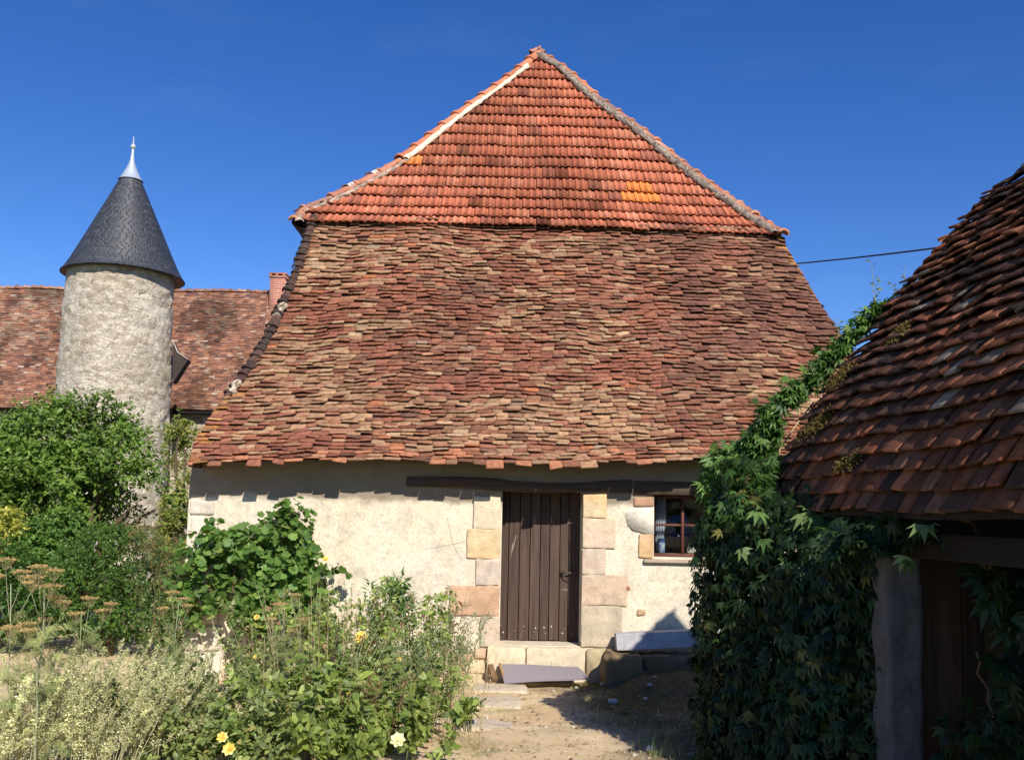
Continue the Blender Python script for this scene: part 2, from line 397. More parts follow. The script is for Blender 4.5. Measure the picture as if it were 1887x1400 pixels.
def tiles(geo, P, rows, width, length_of, color, th=.02, lift=.03, over=1.7, wj=.15, vj=.12, lj=.35, cam_h=.004, v0=0.0, v1=1.0, seed=1, skip=None, edg=.12, tw=.22, eavej=0.0, gapf=.012):
    """P(s,v)->(...,3), s in 0..1 across, v in 0..1 up the slope; one slab of clay per tile."""
    r = np.random.default_rng(seed)
    dv = (v1 - v0) / rows
    S0 = []; S1 = []; VV = []
    for j in range(rows):
        L = length_of(v0 + j * dv); a = -r.uniform(0, width)
        while a < L:
            w = width * (1 + r.uniform(-wj, wj)); S0.append(max(a, 0) / L); S1.append(min(a + w, L) / L); VV.append(v0 + j * dv); a += w
    S0 = np.array(S0); S1 = np.array(S1); VV = np.array(VV); n = len(S0)
    keep = (S1 - S0) > 1e-4
    if skip is not None: keep &= ~skip((S0 + S1) / 2, VV)
    S0, S1, VV = S0[keep], S1[keep], VV[keep]; n = len(S0)
    mid = (S0 + S1) / 2; gap = (S1 - S0) * gapf
    S0 = S0 + gap; S1 = S1 - gap
    ja = r.uniform(-vj, vj, n) * dv; ja = ja + (VV <= v0 + 1e-9) * eavej * dv * (r.uniform(-1, .6, n) + .6 * noise(S0 * 9, 0, 0, seed)); jt = r.uniform(-vj, vj, n) * dv * .6
    lf = lift * (1 + r.uniform(-lj, lj, n)); lt = r.uniform(-1, 1, n) * lift * tw
    tk = th * (1 + r.uniform(-.25, .3, n))
    eps = 1e-3
    A = P(mid, VV); du = P(np.minimum(mid + eps, 1), VV) - P(np.maximum(mid - eps, 0), VV); dq = P(mid, VV + eps) - P(mid, VV - eps)
    N = np.cross(du, dq); N /= np.linalg.norm(N, axis=1)[:, None]
    verts = []
    for q, (s, sg, ed) in enumerate(((S0, -1, edg), (S0 * .8 + S1 * .2, -.6, .01), (S0 * .2 + S1 * .8, .6, .01), (S1, 1, edg))):
        vf = VV + ja + jt * sg
        f0 = P(s, vf + ed * dv); camb = cam_h * (1 if abs(sg) < 1 else 0)
        h = lf + lt * sg + camb
        fb = P(s, vf + ed * dv)
        TB = P(s, VV + over * dv) + N * (.002 + camb)
        verts.append(np.stack([TB, P(s, vf + (ed + .10) * dv) + N * (h[:, None]), P(s, vf + ed * dv) + N * ((h - tk * .35)[:, None]), P(s, vf + (ed + .06) * dv) + N * ((h - tk)[:, None])], 1))
    V = np.stack(verts, 1)  # n,4(s),4(k),3
    V = V.reshape(n, 16, 3)
    F = []
    for q in range(3):
        for k in range(3): F.append((q * 4 + k, q * 4 + k + 1, (q + 1) * 4 + k + 1, (q + 1) * 4 + k))
    F = np.array(F)
    F3 = np.array([(0, 3, 2), (0, 2, 1), (12, 14, 15), (12, 13, 14)])
    C = color(A, mid, VV, r)
    off = (np.arange(n) * 16)[:, None, None]
    geo.add(V.reshape(-1, 3), [(F[None] + off).reshape(-1, 4), (F3[None] + off).reshape(-1, 3)], np.repeat(C, 16, 0))

def pal(r, n, cols, w):
    w = np.array(w, float); w /= w.sum(); k = r.choice(len(cols), n, p=w)
    return np.array(cols)[k]

# ------------------------------------------------------------------ BARN
YW = 11.3
barn = thing('barn', (0.4, YW, 0), 'cream rendered stone barn with a tall red tiled roof and a plank door', 'barn')

def solve_profile(pys, slopes, Y0, px=990):
    pts = [at(px, pys[0], Y0)]
    for p, sl in zip(pys[1:], slopes):
        a = pts[-1]; lo, hi = a.y, a.y + 6
        for _ in range(50):
            m = (lo + hi) / 2; q = at(px, p, m)
            if (q.z - a.z) > math.tan(rad(sl)) * (m - a.y): lo = m
            else: hi = m
        pts.append(at(px, p, (lo + hi) / 2))
    return pts

def roof_surface(pys, slopes, Y0, left, right, zfix=None, amp=.05, seed=3, px=990):
    prof = solve_profile(pys, slopes, Y0, px)
    Yp = np.array([p.y for p in prof]); Zp = np.array([p.z for p in prof])
    d = np.concatenate([[0], np.cumsum(np.hypot(np.diff(Yp), np.diff(Zp)))]); Ltot = d[-1]; vp = d / Ltot
    lx = interp_curve([p[1] for p in left], [p[0] for p in left]); rx = interp_curve([p[1] for p in right], [p[0] for p in right])
    vs = np.linspace(0, 1, 60); XL = []; XR = []
    for v in vs:
        Y = np.interp(v, vp, Yp); z = np.interp(v, vp, Zp)
        for tab, out in ((lx, XL), (rx, XR)):
            x = 0.0
            for _ in range(12):
                py = pyof(x, Y, z)[1]; target = tab(py); cur = pyof(x, Y, z)[0]; x += (target - cur) / F_PX * Y
            out.append(x)
    XL = np.array(XL); XR = np.array(XR)
    def P(s, v):
        s = np.asarray(s, float); v = np.asarray(v, float); vc = np.clip(v, 0, 1)
        x = np.interp(vc, vs, XL) * (1 - s) + np.interp(vc, vs, XR) * s
        Y = np.interp(vc, vp, Yp) + (v - vc) * Ltot * .5; z = np.interp(vc, vp, Zp) + (v - vc) * Ltot * .85
        if zfix: z = z + zfix(s, vc)
        e = np.minimum(1, np.minimum(vc, 1 - vc) * 8 + .35)
        dd = amp * e * (fbm(x * .75 + 3, z * .75, 0, seed, 2) + .35 * fbm(x * 2.6, z * 2.6, 0, seed + 9, 2))
        ww = amp * .38 * fbm(x * 1.1, z * .9, 5.5, seed + 4, 3) + amp * .22 * noise(x * 2.9, z * 1.6, 2.5, seed + 6)
        return np.stack([x, Y - dd * .8, z + dd * .4 + ww * .8], -1)
    return P, Ltot, (lambda v: float(np.interp(v, vs, XR) - np.interp(v, vs, XL))), prof, vs, XL, XR

L_OLD = [(340, 862), (362, 800), (400, 742), (448, 690), (492, 620), (518, 560), (545, 500), (578, 408)]
R_OLD = [(1700, 880), (1645, 780), (1597, 700), (1550, 616), (1510, 560), (1475, 500), (1443, 437), (1438, 420)]
def zfix_old(s, v): return (-.10 * (1 - s / .3).clip(0, 1) ** 1.5 + .10 * sstep(.35, .8, s)) * (1 - v) - .06 * sstep(.5, 1, s) * v
P_old, L_o, W_o, prof_o, vs_o, XL_o, XR_o = roof_surface([858, 800, 720, 640, 540, 410], [47, 53, 57, 60, 62], 10.80, L_OLD, R_OLD, zfix_old, .075, 3)

def col_old(A, s, v, r):
    n = len(s); x, z = A[:, 0], A[:, 2]
    base = pal(r, n, [(.30, .135, .08), (.24, .10, .065), (.36, .19, .115), (.19, .09, .06), (.42, .27, .165), (.47, .33, .20), (.13, .075, .052), (.095, .065, .05), (.48, .18, .08), (.40, .33, .24)],
               [5, 5, 5, 3.5, 3.4, 1.5, 1.2, .3, .7, .25])
    buff = pal(r, n, [(.44, .30, .175), (.40, .26, .15), (.50, .37, .23), (.34, .20, .12)], [3, 3, .8, 2])
    red = pal(r, n, [(.27, .10, .065), (.22, .08, .055), (.32, .13, .08)], [3, 2, 2])
    zb = fbm(x * .9 + 7, z * 1.9, 0, 21, 3) + .35 * noise(x * 3, z * 9, 0, 8)
    zr = fbm(x * .7 + 31, z * 1.1, 0, 33, 3)
    k = (zb > .12) & (r.random(n) < .62); base[k] = buff[k]
    k = (zr > .12) & (r.random(n) < .8); base[k] = red[k]
    # soot-dark streaks in the upper right, running down from under the upper roof
    dk = sstep(.45, .85, s) * sstep(.25, .6, v) * sstep(-.25, .15, fbm(x * 1.3 + 5, z * .45, 0, 55, 3))
    dk = np.maximum(dk, .8 * sstep(.9, .97, s) * sstep(.3, .6, v))
    dk = np.maximum(dk, .6 * sstep(.05, .38, fbm(x * 1.0 + 15, z * .8, 0, 77, 3)) * sstep(.1, .4, v))
    dark = np.array([.085, .040, .036])
    m = (dk * (.55 + .45 * r.random(n)))[:, None]
    base = base * (1 - m) + dark * m * (.8 + .6 * r.random((n, 1)))
    rx_ = np.array([[q for q in row] for row in RC.transposed()]) @ (A - np.array([0, 0, EYE])).T; ux = W_PX / 2 - F_PX * rx_[0] / rx_[2]; uy = PY0 + F_PX * rx_[1] / rx_[2]
    wob = .35 * fbm(x * 2.2, z * 3.5, 0, 120, 2)
    def fld(L):
        q = np.zeros(n)
        for (a, b, c_, d_) in L: q = np.maximum(q, np.exp(-(((ux - a) / c_) ** 2 + ((uy - b) / d_) ** 2)))
        return (q + wob).clip(0, 1)
    fr = fld([(740, 545, 95, 35), (860, 575, 80, 30), (1110, 520, 50, 35), (1190, 570, 60, 45), (690, 655, 60, 30), (1160, 690, 90, 35), (880, 720, 70, 22), (960, 650, 70, 25), (1000, 432, 160, 14)])
    k = r.random(n) < fr * 1.1; base[k] = red[k] * (.95 + .2 * r.random((n, 1)))[k]
    fp = fld([(1190, 500, 70, 30), (1330, 540, 60, 50), (1130, 600, 60, 22), (1400, 690, 80, 40), (900, 470, 120, 30), (640, 500, 70, 60), (560, 640, 60, 60), (1000, 770, 200, 30), (480, 790, 80, 30)])
    k = r.random(n) < fp * .55; base[k] = buff[k]
    fd = fld([(1290, 450, 60, 45), (1280, 560, 35, 60), (1410, 470, 35, 45), (1400, 560, 60, 60), (1480, 600, 60, 50), (1340, 640, 70, 30), (1460, 520, 30, 60), (870, 545, 40, 18), (1290, 690, 70, 25)])
    m = (fd * (.6 + .35 * r.random(n)))[:, None].clip(0, 1); base = base * (1 - m) + np.array([.10, .05, .045]) * m * (.8 + .6 * r.random((n, 1)))
    drift = fbm(x * .8 + 2, z * 1.6, 0, 101, 3)[:, None]; meanc = np.array([.285, .14, .092]) * (1 + .45 * drift) * np.array([1, 1 - .10 * 0, 1])
    base = base * .70 + meanc * .30
    lich = (s < .018) & (v < .3) & (r.random(n) < .5) | (s > .985) & (v > .75)
    base[lich] = base[lich] * .5 + np.array([.24, .125, .035])
    eave = (v < .05) & (r.random(n) < .25); base[eave] = (.42, .19, .11)
    return .88 * base * np.array([1.03, .96, .90]) * (1 + r.normal(0, .12, (n, 1)))

def underlay(geo, P, n1, n2, off, col=(.05, .035, .03)):
    s, v = np.meshgrid(np.linspace(0, 1, n1), np.linspace(.014, 1, n2)); G = P(s, v)
    G = G + np.array([0, off * .85, -off * .5]); geo.grid(G, col)

g = Geo(); tiles(g, P_old, 68, .175, W_o, col_old, th=.021, lift=.039, over=1.5, eavej=.85, wj=.25, vj=.22, lj=.6, cam_h=.004, seed=5, edg=.07, tw=.3)
underlay(g, P_old, 60, 40, .02)
front = g.build('tiled_slope', M_OLD, barn); front['label'] = 'sagging lower roof slope of old plain tiles'

L_NEW = [(537, 397), (575, 383), (620, 364), (700, 321), (760, 281), (850, 210), (905, 170), (960, 128), (992, 100)]
R_NEW = [(1449, 432), (1390, 396), (1290, 325), (1180, 237), (1100, 180), (1040, 126), (992, 100)]
Yn = prof_o[-1].y - .13
P_new, L_n, W_n, prof_n, vs_n, XL_n, XR_n = roof_surface([421, 398, 350, 290, 200, 101], [36, 44, 49, 51, 52], Yn, L_NEW, R_NEW, lambda s, v: -.05 * sstep(.5, 1, s) * (1 - v), .03, 41, 992)

def marseille(geo, P, rows, w, seed):
    r = np.random.default_rng(seed)
    dv = 1 / rows; prof = [0, .022, .026, .006, .006, .022, .026, .004, 0]; fr = [0, .06, .22, .3, .5, .56, .72, .8, 1]
    for j in range(rows):
        v = j * dv; L = W_n(v); off = (j % 2) * w * .5 + r.uniform(-.02, .02); nt = int(L / w) + 3
        x0 = XLn(v); cx = .3
        k0 = math.floor((x0 - cx - off) / w)
        for k in range(k0, k0 + nt):
            a = cx + off + k * w; s0 = (a - x0) / L; s1 = (a + w * .985 - x0) / L
            if s1 < .0 or s0 > 1 or (s0 < -.0 and s1 < .03): continue
            s0c, s1c = max(s0, 0), min(s1, 1)
            if s1c - s0c < .1 * (s1 - s0): continue
            ss = np.array([s0 + (s1 - s0) * q for q in fr]).clip(s0c, s1c)
            jv = r.uniform(-.05, .05) * dv; jl = r.uniform(-.006, .008)
            vb = min(v + 1.12 * dv, .995); xs_ = x0 + ss * L; sb = ((xs_ - XLn(vb)) / max(W_n(vb), .05)).clip(-.02, 1.02)
            top = P(ss, np.full(9, v + jv)); back = P(sb, np.full(9, vb))
            N = np.array([0, -.77, .64]); pf = np.array(prof)[:, None]
            T = top + N * (pf + .052 + jl); B = back + N * (pf + .012); D = top + N * (pf * .8 + .03 + jl) + np.array([0, .012, .014])
            V = np.stack([D, T, B]);
            mx, mz = top[4][0], top[4][2]; px, py = pyof(*top[4])
            c = np.array([(.58, .185, .100), (.54, .165, .09), (.62, .225, .13), (.47, .15, .085), (.38, .13, .08)][r.choice(5, p=[.34, .28, .18, .13, .07])])
            st = sstep(.05, .5, fbm(mx * 2.4, mz * .5, 0, 91, 3)); c = c * (1 - .30 * st * r.uniform(.4, 1))
            c = c * (1 - .25 * sstep(-.1, .35, fbm(mx * .8, mz * .8, 0, 93, 2)))
            if r.random() < .05: c = c * .55
            if (1148 < px < 1236 and 343 < py < 361) or (1157 < px < 1208 and 361.5 < py < 379) or (735 < px < 778 and 306 < py < 323): c = np.array([.80, .26, .07])
            if v < .03 and r.random() < .2: c = c * .6
            c = c * (1 + r.normal(0, .06))
            C = np.tile(c, (27, 1))
            vv = np.ones(27); vv[9 + 0] = vv[9 + 3] = vv[9 + 4] = vv[9 + 7] = .75; vv[18 + 0] = vv[18 + 3] = vv[18 + 4] = vv[18 + 7] = .7
            geo.grid(V, (C * vv[:, None]).reshape(3, 9, 3), flip=False)
def XLn(v): return float(np.interp(v, vs_n, XL_n))
g = Geo(); marseille(g, P_new, 18, .205, 8)
underlay(g, P_new, 30, 20, .0)
upper = g.build('tiled_gablet', M_NEW, barn); upper['label'] = 'upper hipped triangle of orange-red interlocking tiles'

# hip caps and mortar
def half_caps(geo, pts, n, r0, cols, seed, jitter=.0, bump=.0, span=1.0, over=.12):
    r = np.random.default_rng(seed); pts = np.array(pts); d = np.concatenate([[0], np.cumsum(np.linalg.norm(np.diff(pts, axis=0), axis=1))])
    f = lambda t: np.array([np.interp(t, d, pts[:, k]) for k in range(3)])
    for i in range(n):
        a = f(d[-1] * i / n); b = f(min(d[-1], d[-1] * (i + 1 + over) / n))
        T = b - a; T /= np.linalg.norm(T); side = np.cross(T, (0, 0, 1)); side /= np.linalg.norm(side); up = np.cross(side, T)
        rr = r0 * (1 + r.uniform(-jitter, jitter)); k = 9; th = np.linspace(-.1, math.pi + .1, k)
        rings = []
        for pos, sc, lf in ((a, 1.16, .012), (a + T * .035, 1.16, .012), (a + T * .04, 1.03, .0), (b, .90, -.008)):
            rings.append(pos + side * (np.cos(th) * rr * sc)[:, None] + up * ((np.sin(th) * rr * sc * .8 + lf + bump * r.uniform(-1, 1))[:, None]))
        inner = a + side * (np.cos(th) * rr * .95)[:, None] + up * ((np.sin(th) * rr * .75)[:, None])
        c = np.array(cols[r.integers(len(cols))]) * (1 + r.normal(0, .07))
        geo.grid(np.stack([inner] + rings), c)
def edge_line(P, s, vv, dx=0, dz=0, dy=0): return P(np.full(len(vv), s), np.array(vv)) + np.array([dx, dy, dz])
def mortar(geo, pts, w, h, col, seed, both=1):
    pts = np.array(pts); n = max(8, int(np.linalg.norm(pts[-1] - pts[0]) / .05))
    t = np.linspace(0, 1, n); d = np.linspace(0, 1, len(pts)); Q = np.stack([np.interp(t, d, pts[:, k]) for k in range(3)], 1)
    th = np.linspace(0, math.pi, 9); q = []
    for i in range(n):
        nz = 1 + .45 * noise(i * .55, 0, 0, seed) + .25 * noise(i * 1.7, 3, 0, seed)
        nz2 = .45 * noise(i * .9, np.arange(9) * .8, 0, seed + 1)
        q.append(Q[i] + np.stack([-np.cos(th) * w * nz, -np.sin(th) * h * .8 * (1 + nz2) * nz, np.sin(th) * h * .6 * (1 + nz2)], 1))
    C = (np.tile(np.array(col), (n, 9, 1)) * (1 + (.10 if col[0] > .6 else .42) * rng.normal(size=(n, 9, 1)))).clip(.03, .9)
    geo.grid(np.stack(q), C)
vv = np.linspace(0, 1, 40)
ORANGE = [(.64, .23, .12), (.62, .22, .115), (.67, .25, .13)]
WEATH = [(.42, .19, .12), (.50, .21, .13), (.36, .19, .14), (.52, .25, .15)]
g = Geo(); el = edge_line(P_new, 0, vv, dx=.03, dz=.03, dy=-.01)
k0 = 14
half_caps(g, el[:k0 + 1], 5, .075, WEATH, 2, .1, .004)
half_caps(g, el[k0:], 11, .105, ORANGE, 3)
hipL = g.build('hip_ridge', M_NEW, barn); hipL['label'] = 'left hip with smooth new orange caps'
g = Geo(); er = edge_line(P_new, 1, vv, dx=-.03, dz=.03, dy=-.01)
half_caps(g, er, 19, .082, WEATH + ORANGE[:1], 5, .14, .006)
half_caps(g, [er[-1] + (-.12, 0, -.05), er[-1] + (.0, .0, .045), er[-1] + (.12, 0, -.02)], 2, .10, WEATH, 6, .1, .01)
hipR = g.build('hip_ridge', M_NEW, barn); hipR['label'] = 'right hip with weathered caps in grey mortar'
g = Geo()
mL = edge_line(P_new, 0, np.linspace(.36, .90, 24), dx=.115, dz=.02, dy=-.07); mortar(g, mL, .046, .045, (.80, .72, .56), 4)
o = g.build('mortar_bed', M_STONE, hipL); o['label'] = 'cream new mortar'
g = Geo()
mL2 = edge_line(P_new, 0, np.linspace(.0, .36, 24), dx=.13, dz=.0, dy=-.06); mortar(g, mL2, .05, .04, (.36, .28, .22), 14)
for t_, sc in ((.20, .05), (.27, .055)):
    q = P_new(np.array([0.]), np.array([t_]))[0] + np.array([.03, -.03, .075]); mortar(g, [q - (.05, 0, .04), q + (.05, 0, .02)], sc, .05, (.8, .76, .68), 9)
g.build('mortar_bed', M_STONE, hipL)['label'] = 'grey old mortar with white lumps'
g = Geo(); mR = edge_line(P_new, 1, np.linspace(0, .98, 40), dx=-.135, dz=.02, dy=-.07)
mortar(g, mR, .075, .055, (.25, .205, .165), 24)
g.build('mortar_bed', M_STONE, hipR)

# left hip of the lower roof: dark lumpy ridge tiles
g = Geo(); vq = np.linspace(1.0, .27, 40); e2 = edge_line(P_old, 0, vq, dx=.0, dz=.02, dy=-.01)
half_caps(g, e2[::-1], 30, .068, [(.085, .05, .042), (.11, .062, .05), (.06, .042, .036)], 12, .2, .012, over=.3)
hipD = g.build('hip_ridge', M_OLD, barn); hipD['label'] = 'dark lumpy hip of the lower slope'
g = Geo()
for t_ in (.60, .29):
    g = Geo(); q = P_old(np.array([0.]), np.array([t_]))[0] + np.array([.02, -.06, .02]); mortar(g, [q + (-.04, 0, -.09), q + (.05, 0, .09)], .05, .05, (.50, .42, .33), 19); g.build('mortar_patch', M_STONE, hipD)

# side slopes, running back to the far end of the barn
YB = 23.0
def side_strip(geo, X, Y, Z, back, n, col, seed):
    q = np.linspace(0, 1, n); G = np.zeros((len(X), n, 3))
    for i in range(len(X)):
        G[i, :, 0] = X[i]; G[i, :, 1] = Y[i] + (back - Y[i]) * q; G[i, :, 2] = Z[i]
    C = np.array(col)[None, None] * (1 + .3 * rng.normal(size=(len(X), n, 1)))
    geo.grid(G, C.clip(.02, 1))
for nm, s, Pf, cc, mm in (('side_slope', 0, P_old, (.25, .12, .08), M_OLD), ('side_slope', 1, P_old, (.2, .1, .07), M_OLD), ('upper_side_slope', 0, P_new, (.4, .13, .08), M_NEW), ('upper_side_slope', 1, P_new, (.4, .13, .08), M_NEW)):
    g = Geo(); E = edge_line(Pf, s, np.linspace(0, 1, 52)); E2 = []
    for i in range(51):
        a, b = E[i], E[i + 1]; E2 += [a + (b - a) * .04, a + (b - a) * .96 + np.array([(-1 if s == 0 else 1) * .0, 0, 0])]
    E2 = np.array(E2); side_strip(g, E2[:, 0], E2[:, 1] + .02, E2[:, 2], YB, 60, cc, 3)
    g.build(nm, mm, barn)
# soffit under the overhanging corners of the upper roof
g = Geo(); pn = P_new(np.linspace(0, 1, 20), np.zeros(20)); po = P_old(np.linspace(0, 1, 20), np.full(20, .95)) + np.array([0, .06, 0])
g.grid(np.stack([pn + np.array([0, .02, .0]), po]), (.09, .06, .045))
for s in (0, 1):
    a = P_new(np.array([float(s)]), np.array([0.]))[0]; b = P_old(np.array([float(s)]), np.array([.93]))[0]
    g.grid(np.array([[a, (a[0], YB, a[2])], [b, (b[0], YB, b[2])]]), (.09, .06, .045))
    g.grid(np.array([[a, b], [pn[s * 19], po[s * 19]]]), (.09, .06, .045))
g.build('soffit', M_BEAM, barn)

# walls with openings
def fac(px, py, Y=YW): return at(px, py, Y)
XWL = fac(349, 900).x; XWR = P_old(np.array([1.]), np.array([0.]))[0][0] - .1
DX0, DX1 = fac(923, 1050).x, fac(1072, 1050).x
DZ0, DZ1 = fac(995, 1189).z, fac(1000, 905).z
WX0, WX1 = fac(1205, 970).x, fac(1314, 970).x
WZ0, WZ1 = fac(1240, 1027).z, fac(1240, 911).z
ZT = 2.83
def wall_grid(geo):
    st = .05
    def ax(a, b, marks):
        m = sorted([a, b] + [q for q in marks if a < q < b]); out = []
        for p, q in zip(m[:-1], m[1:]):
            k = max(1, int(round((q - p) / st))); out += list(np.linspace(p, q, k, endpoint=False))
        return np.array(out + [b])
    xs = ax(XWL, XWR, [DX0, DX1, WX0, WX1]); zs = ax(-.25, ZT, [DZ0, DZ1, WZ0, WZ1])
    X, Z = np.meshgrid(xs, zs); D = .012 * fbm(X * .9, Z * .9, 0, 61, 3) - .004 + .006 * fbm(X * 5, Z * 5, 0, 62, 3)
    D = D + .05 * sstep(.35, -.1, Z) * (1 + fbm(X * 2, Z * 2, 0, 63))
    edge = np.minimum.reduce([np.maximum(np.abs(X - (DX0 + DX1) / 2) - (DX1 - DX0) / 2, np.abs(Z - (DZ0 + DZ1) / 2) - (DZ1 - DZ0) / 2), np.maximum(np.abs(X - (WX0 + WX1) / 2) - (WX1 - WX0) / 2, np.abs(Z - (WZ0 + WZ1) / 2) - (WZ1 - WZ0) / 2)])
    D = D * sstep(-.001, .15, edge)
    Pg = np.stack([X, YW - D, Z], -1); b = len(xs)
    F = []
    for i in range(len(zs) - 1):
        for j in range(b - 1):
            cx, cz = (xs[j] + xs[j + 1]) / 2, (zs[i] + zs[i + 1]) / 2
            if DX0 < cx < DX1 and DZ0 < cz < DZ1: continue
            if WX0 < cx < WX1 and WZ0 < cz < WZ1: continue
            F.append((i * b + j, i * b + j + 1, (i + 1) * b + j + 1, (i + 1) * b + j))
    geo.add(Pg.reshape(-1, 3), np.array(F), (1, 1, 1))
g = Geo(); wall_grid(g)
TH = .45
for (x0, x1, z0, z1) in ((DX0, DX1, DZ0, DZ1), (WX0, WX1, WZ0, WZ1)):
    for a, b in (((x0, z0), (x0, z1)), ((x0, z1), (x1, z1)), ((x1, z1), (x1, z0)), ((x1, z0), (x0, z0))):
        g.add([(a[0], YW, a[1]), (b[0], YW, b[1]), (b[0], YW + TH, b[1]), (a[0], YW + TH, a[1])], np.array([(0, 1, 2, 3)]))
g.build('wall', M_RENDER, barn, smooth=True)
g = Geo()
for x in (XWL, XWR): g.grid(np.array([[(x, YW, -.3), (x, YB, -.3)], [(x, YW, ZT), (x, YB, ZT)]]))
g.grid(np.array([[(XWL, YB, -.3), (XWR, YB, -.3)], [(XWL, YB, 9.), (XWR, YB, 9.)]]))
g.grid(np.array([[(XWL, YW, ZT), (XWR, YW, ZT)], [(XWL, YB, ZT + .01), (XWR, YB, ZT + .01)]]))
g.grid(np.array([[(XWL, YW + 3.2, -.3), (XWR, YW + 3.2, -.3)], [(XWL, YW + 3.2, ZT), (XWR, YW + 3.2, ZT)]]))
g.grid(np.array([[(XWL + .02, YW + .02, .12), (XWR - .02, YW + .02, .12)], [(XWL + .02, YW + 3.2, .12), (XWR - .02, YW + 3.2, .12)]]), (.3, .25, .2))
g.build('side_wall', M_STONE, barn)

def rbox(lo, hi, r=.02, seg=7, amp=.006, seed=0, fr=9.0):
    """subdivided box, rounded and roughened"""
    lo = np.array(lo, float); hi = np.array(hi, float); c = (lo + hi) / 2; h = (hi - lo) / 2
    Vs = []; Fs = []; n0 = 0; t = np.linspace(-1, 1, seg)
    t = np.sign(t) * np.abs(t) ** .7
    for ax in range(3):
        for sg in (-1, 1):
            A, B = np.meshgrid(t, t, indexing='ij'); Q = np.zeros((seg, seg, 3)); Q[..., ax] = sg; Q[..., (ax + 1) % 3] = A; Q[..., (ax + 2) % 3] = B
            i = np.arange(seg - 1)[:, None] * seg + np.arange(seg - 1)[None]; f = np.stack([i, i + seg, i + seg + 1, i + 1], -1).reshape(-1, 4)
            if sg < 0: f = f[:, ::-1]
            Vs.append(Q.reshape(-1, 3)); Fs.append(f + n0); n0 += seg * seg
    V = np.concatenate(Vs) * h; rr = min(r, h.min() * .9); core = h - rr
    q = np.clip(V, -core, core); d = V - q; ln = np.linalg.norm(d, axis=1)[:, None]; V = np.where(ln > 1e-9, q + d / np.maximum(ln, 1e-9) * rr, V)
    N = V / np.maximum(np.linalg.norm(V / h, axis=1)[:, None], 1e-6) / h
    N /= np.linalg.norm(N, axis=1)[:, None] + 1e-9
    V = V + c; V = V + N * (amp * fbm(V[:, 0] * fr, V[:, 1] * fr + seed * 3.1, V[:, 2] * fr, seed, 3))[:, None]
    return V, np.concatenate(Fs)
def stone(px0, py0, px1, py1, col, proud=.03, deep=.2, r=.02, amp=.010, parent=barn, name='quoin', seed=None, Y=YW, label=None, col2=None):
    a = fac(px0, py1, Y); b = fac(px1, py0, Y); seed = seed if seed is not None else int(px0 + py0)
    V, F = rbox((a.x, Y - proud, a.z), (b.x, Y + deep, b.z), r, 16, amp, seed)
    V[:, 0] += .012 * fbm(V[:, 2] * 9, V[:, 0] * 3, seed * 1.7, 5, 2) * (.25 if Y - proud < Y and abs(px1 - 922) < 4 or abs(px0 - 1072) < 4 else 1); V[:, 2] += .013 * fbm(V[:, 0] * 7, V[:, 2] * 3, seed * 2.3, 6, 2)
    C = np.tile(np.array(col), (len(V), 1))
    if col2 is not None:
        m = sstep(-.6, .7, fbm(V[:, 0] * 3, V[:, 2] * 3, 0, seed))[:, None]; C = C * (1 - m) + np.array(col2) * m
    C = C * (1 + .14 * fbm(V[:, 0] * 12, V[:, 2] * 12, 0, seed + 3))[:, None] * np.array([1, 1 , 1])
    g = Geo(); g.add(V, F, C); o = g.build(name, M_STONE, parent, smooth=True)
    if label: o['label'] = label
    return o
jl, jr = 924.0, 1071.0
Q = [(872, 915, 923, 974, (.72, .62, .44), None), (860, 975, 922, 1028, (.68, .55, .34), (.70, .46, .19)), (876, 1030, 921, 1077, (.56, .50, .43), (.58, .40, .33)),
     (828, 1079, 921, 1132, (.52, .28, .16), (.58, .38, .24)), (884, 1134, 920, 1190, (.58, .42, .30), (.56, .50, .42)),
     (1074, 911, 1118, 953, (.70, .60, .42), (.70, .47, .2)), (1073, 955, 1134, 1009, (.70, .60, .40), (.66, .50, .38)), (1072, 1011, 1116, 1058, (.60, .50, .40), (.58, .38, .32)),
     (1071, 1060, 1156, 1114, (.58, .40, .28), (.58, .46, .34)), (1070, 1116, 1147, 1191, (.56, .47, .33), (.46, .40, .30)),
     (1168, 917, 1205, 932, (.42, .18, .10), None), (1177, 984, 1204, 1027, (.66, .40, .14), (.62, .38, .22))]
def soft(c): return tuple(.74 * q + .26 * w for q, w in zip(c, (.72, .62, .44))) if c else None
for (a, b, c, d, col, c2) in Q: stone(a, b, c, d, soft(col), .030, .18, .014, .006, col2=soft(c2))
g = Geo()
pts = [(1153, 946), (1160, 937), (1204, 935), (1204, 984), (1192, 985), (1180, 979), (1166, 976), (1157, 966)]
P3 = [fac(a, b) for a, b in pts]
cc = sum(P3, Vector()) / len(P3)
V = [(p.x, YW - .024, p.z) for p in P3] + [(cc.x + (p.x - cc.x) * 1.06, YW + .01, cc.z + (p.z - cc.z) * 1.06) for p in P3]
n = len(P3); g.add(V, [np.arange(n)[::-1][None], np.array([(i, (i + 1) % n, n + (i + 1) % n, n + i) for i in range(n)])], (.78, .73, .62))
g.build('plaster_patch', M_STONE, barn)
for i, (a, b, c, d) in enumerate([(350, 922, 396, 948), (350, 951, 386, 1000), (347, 1002, 400, 1058), (345, 1060, 384, 1100), (342, 1102, 406, 1148), (340, 1151, 408, 1198), (338, 1201, 410, 1254), (332, 1257, 402, 1284)]):
    stone(a, b, c, d, [(.66, .60, .50), (.72, .65, .54), (.74, .69, .58), (.78, .72, .6)][i % 4], .03, .3, .03, .014, name='corner_stone')
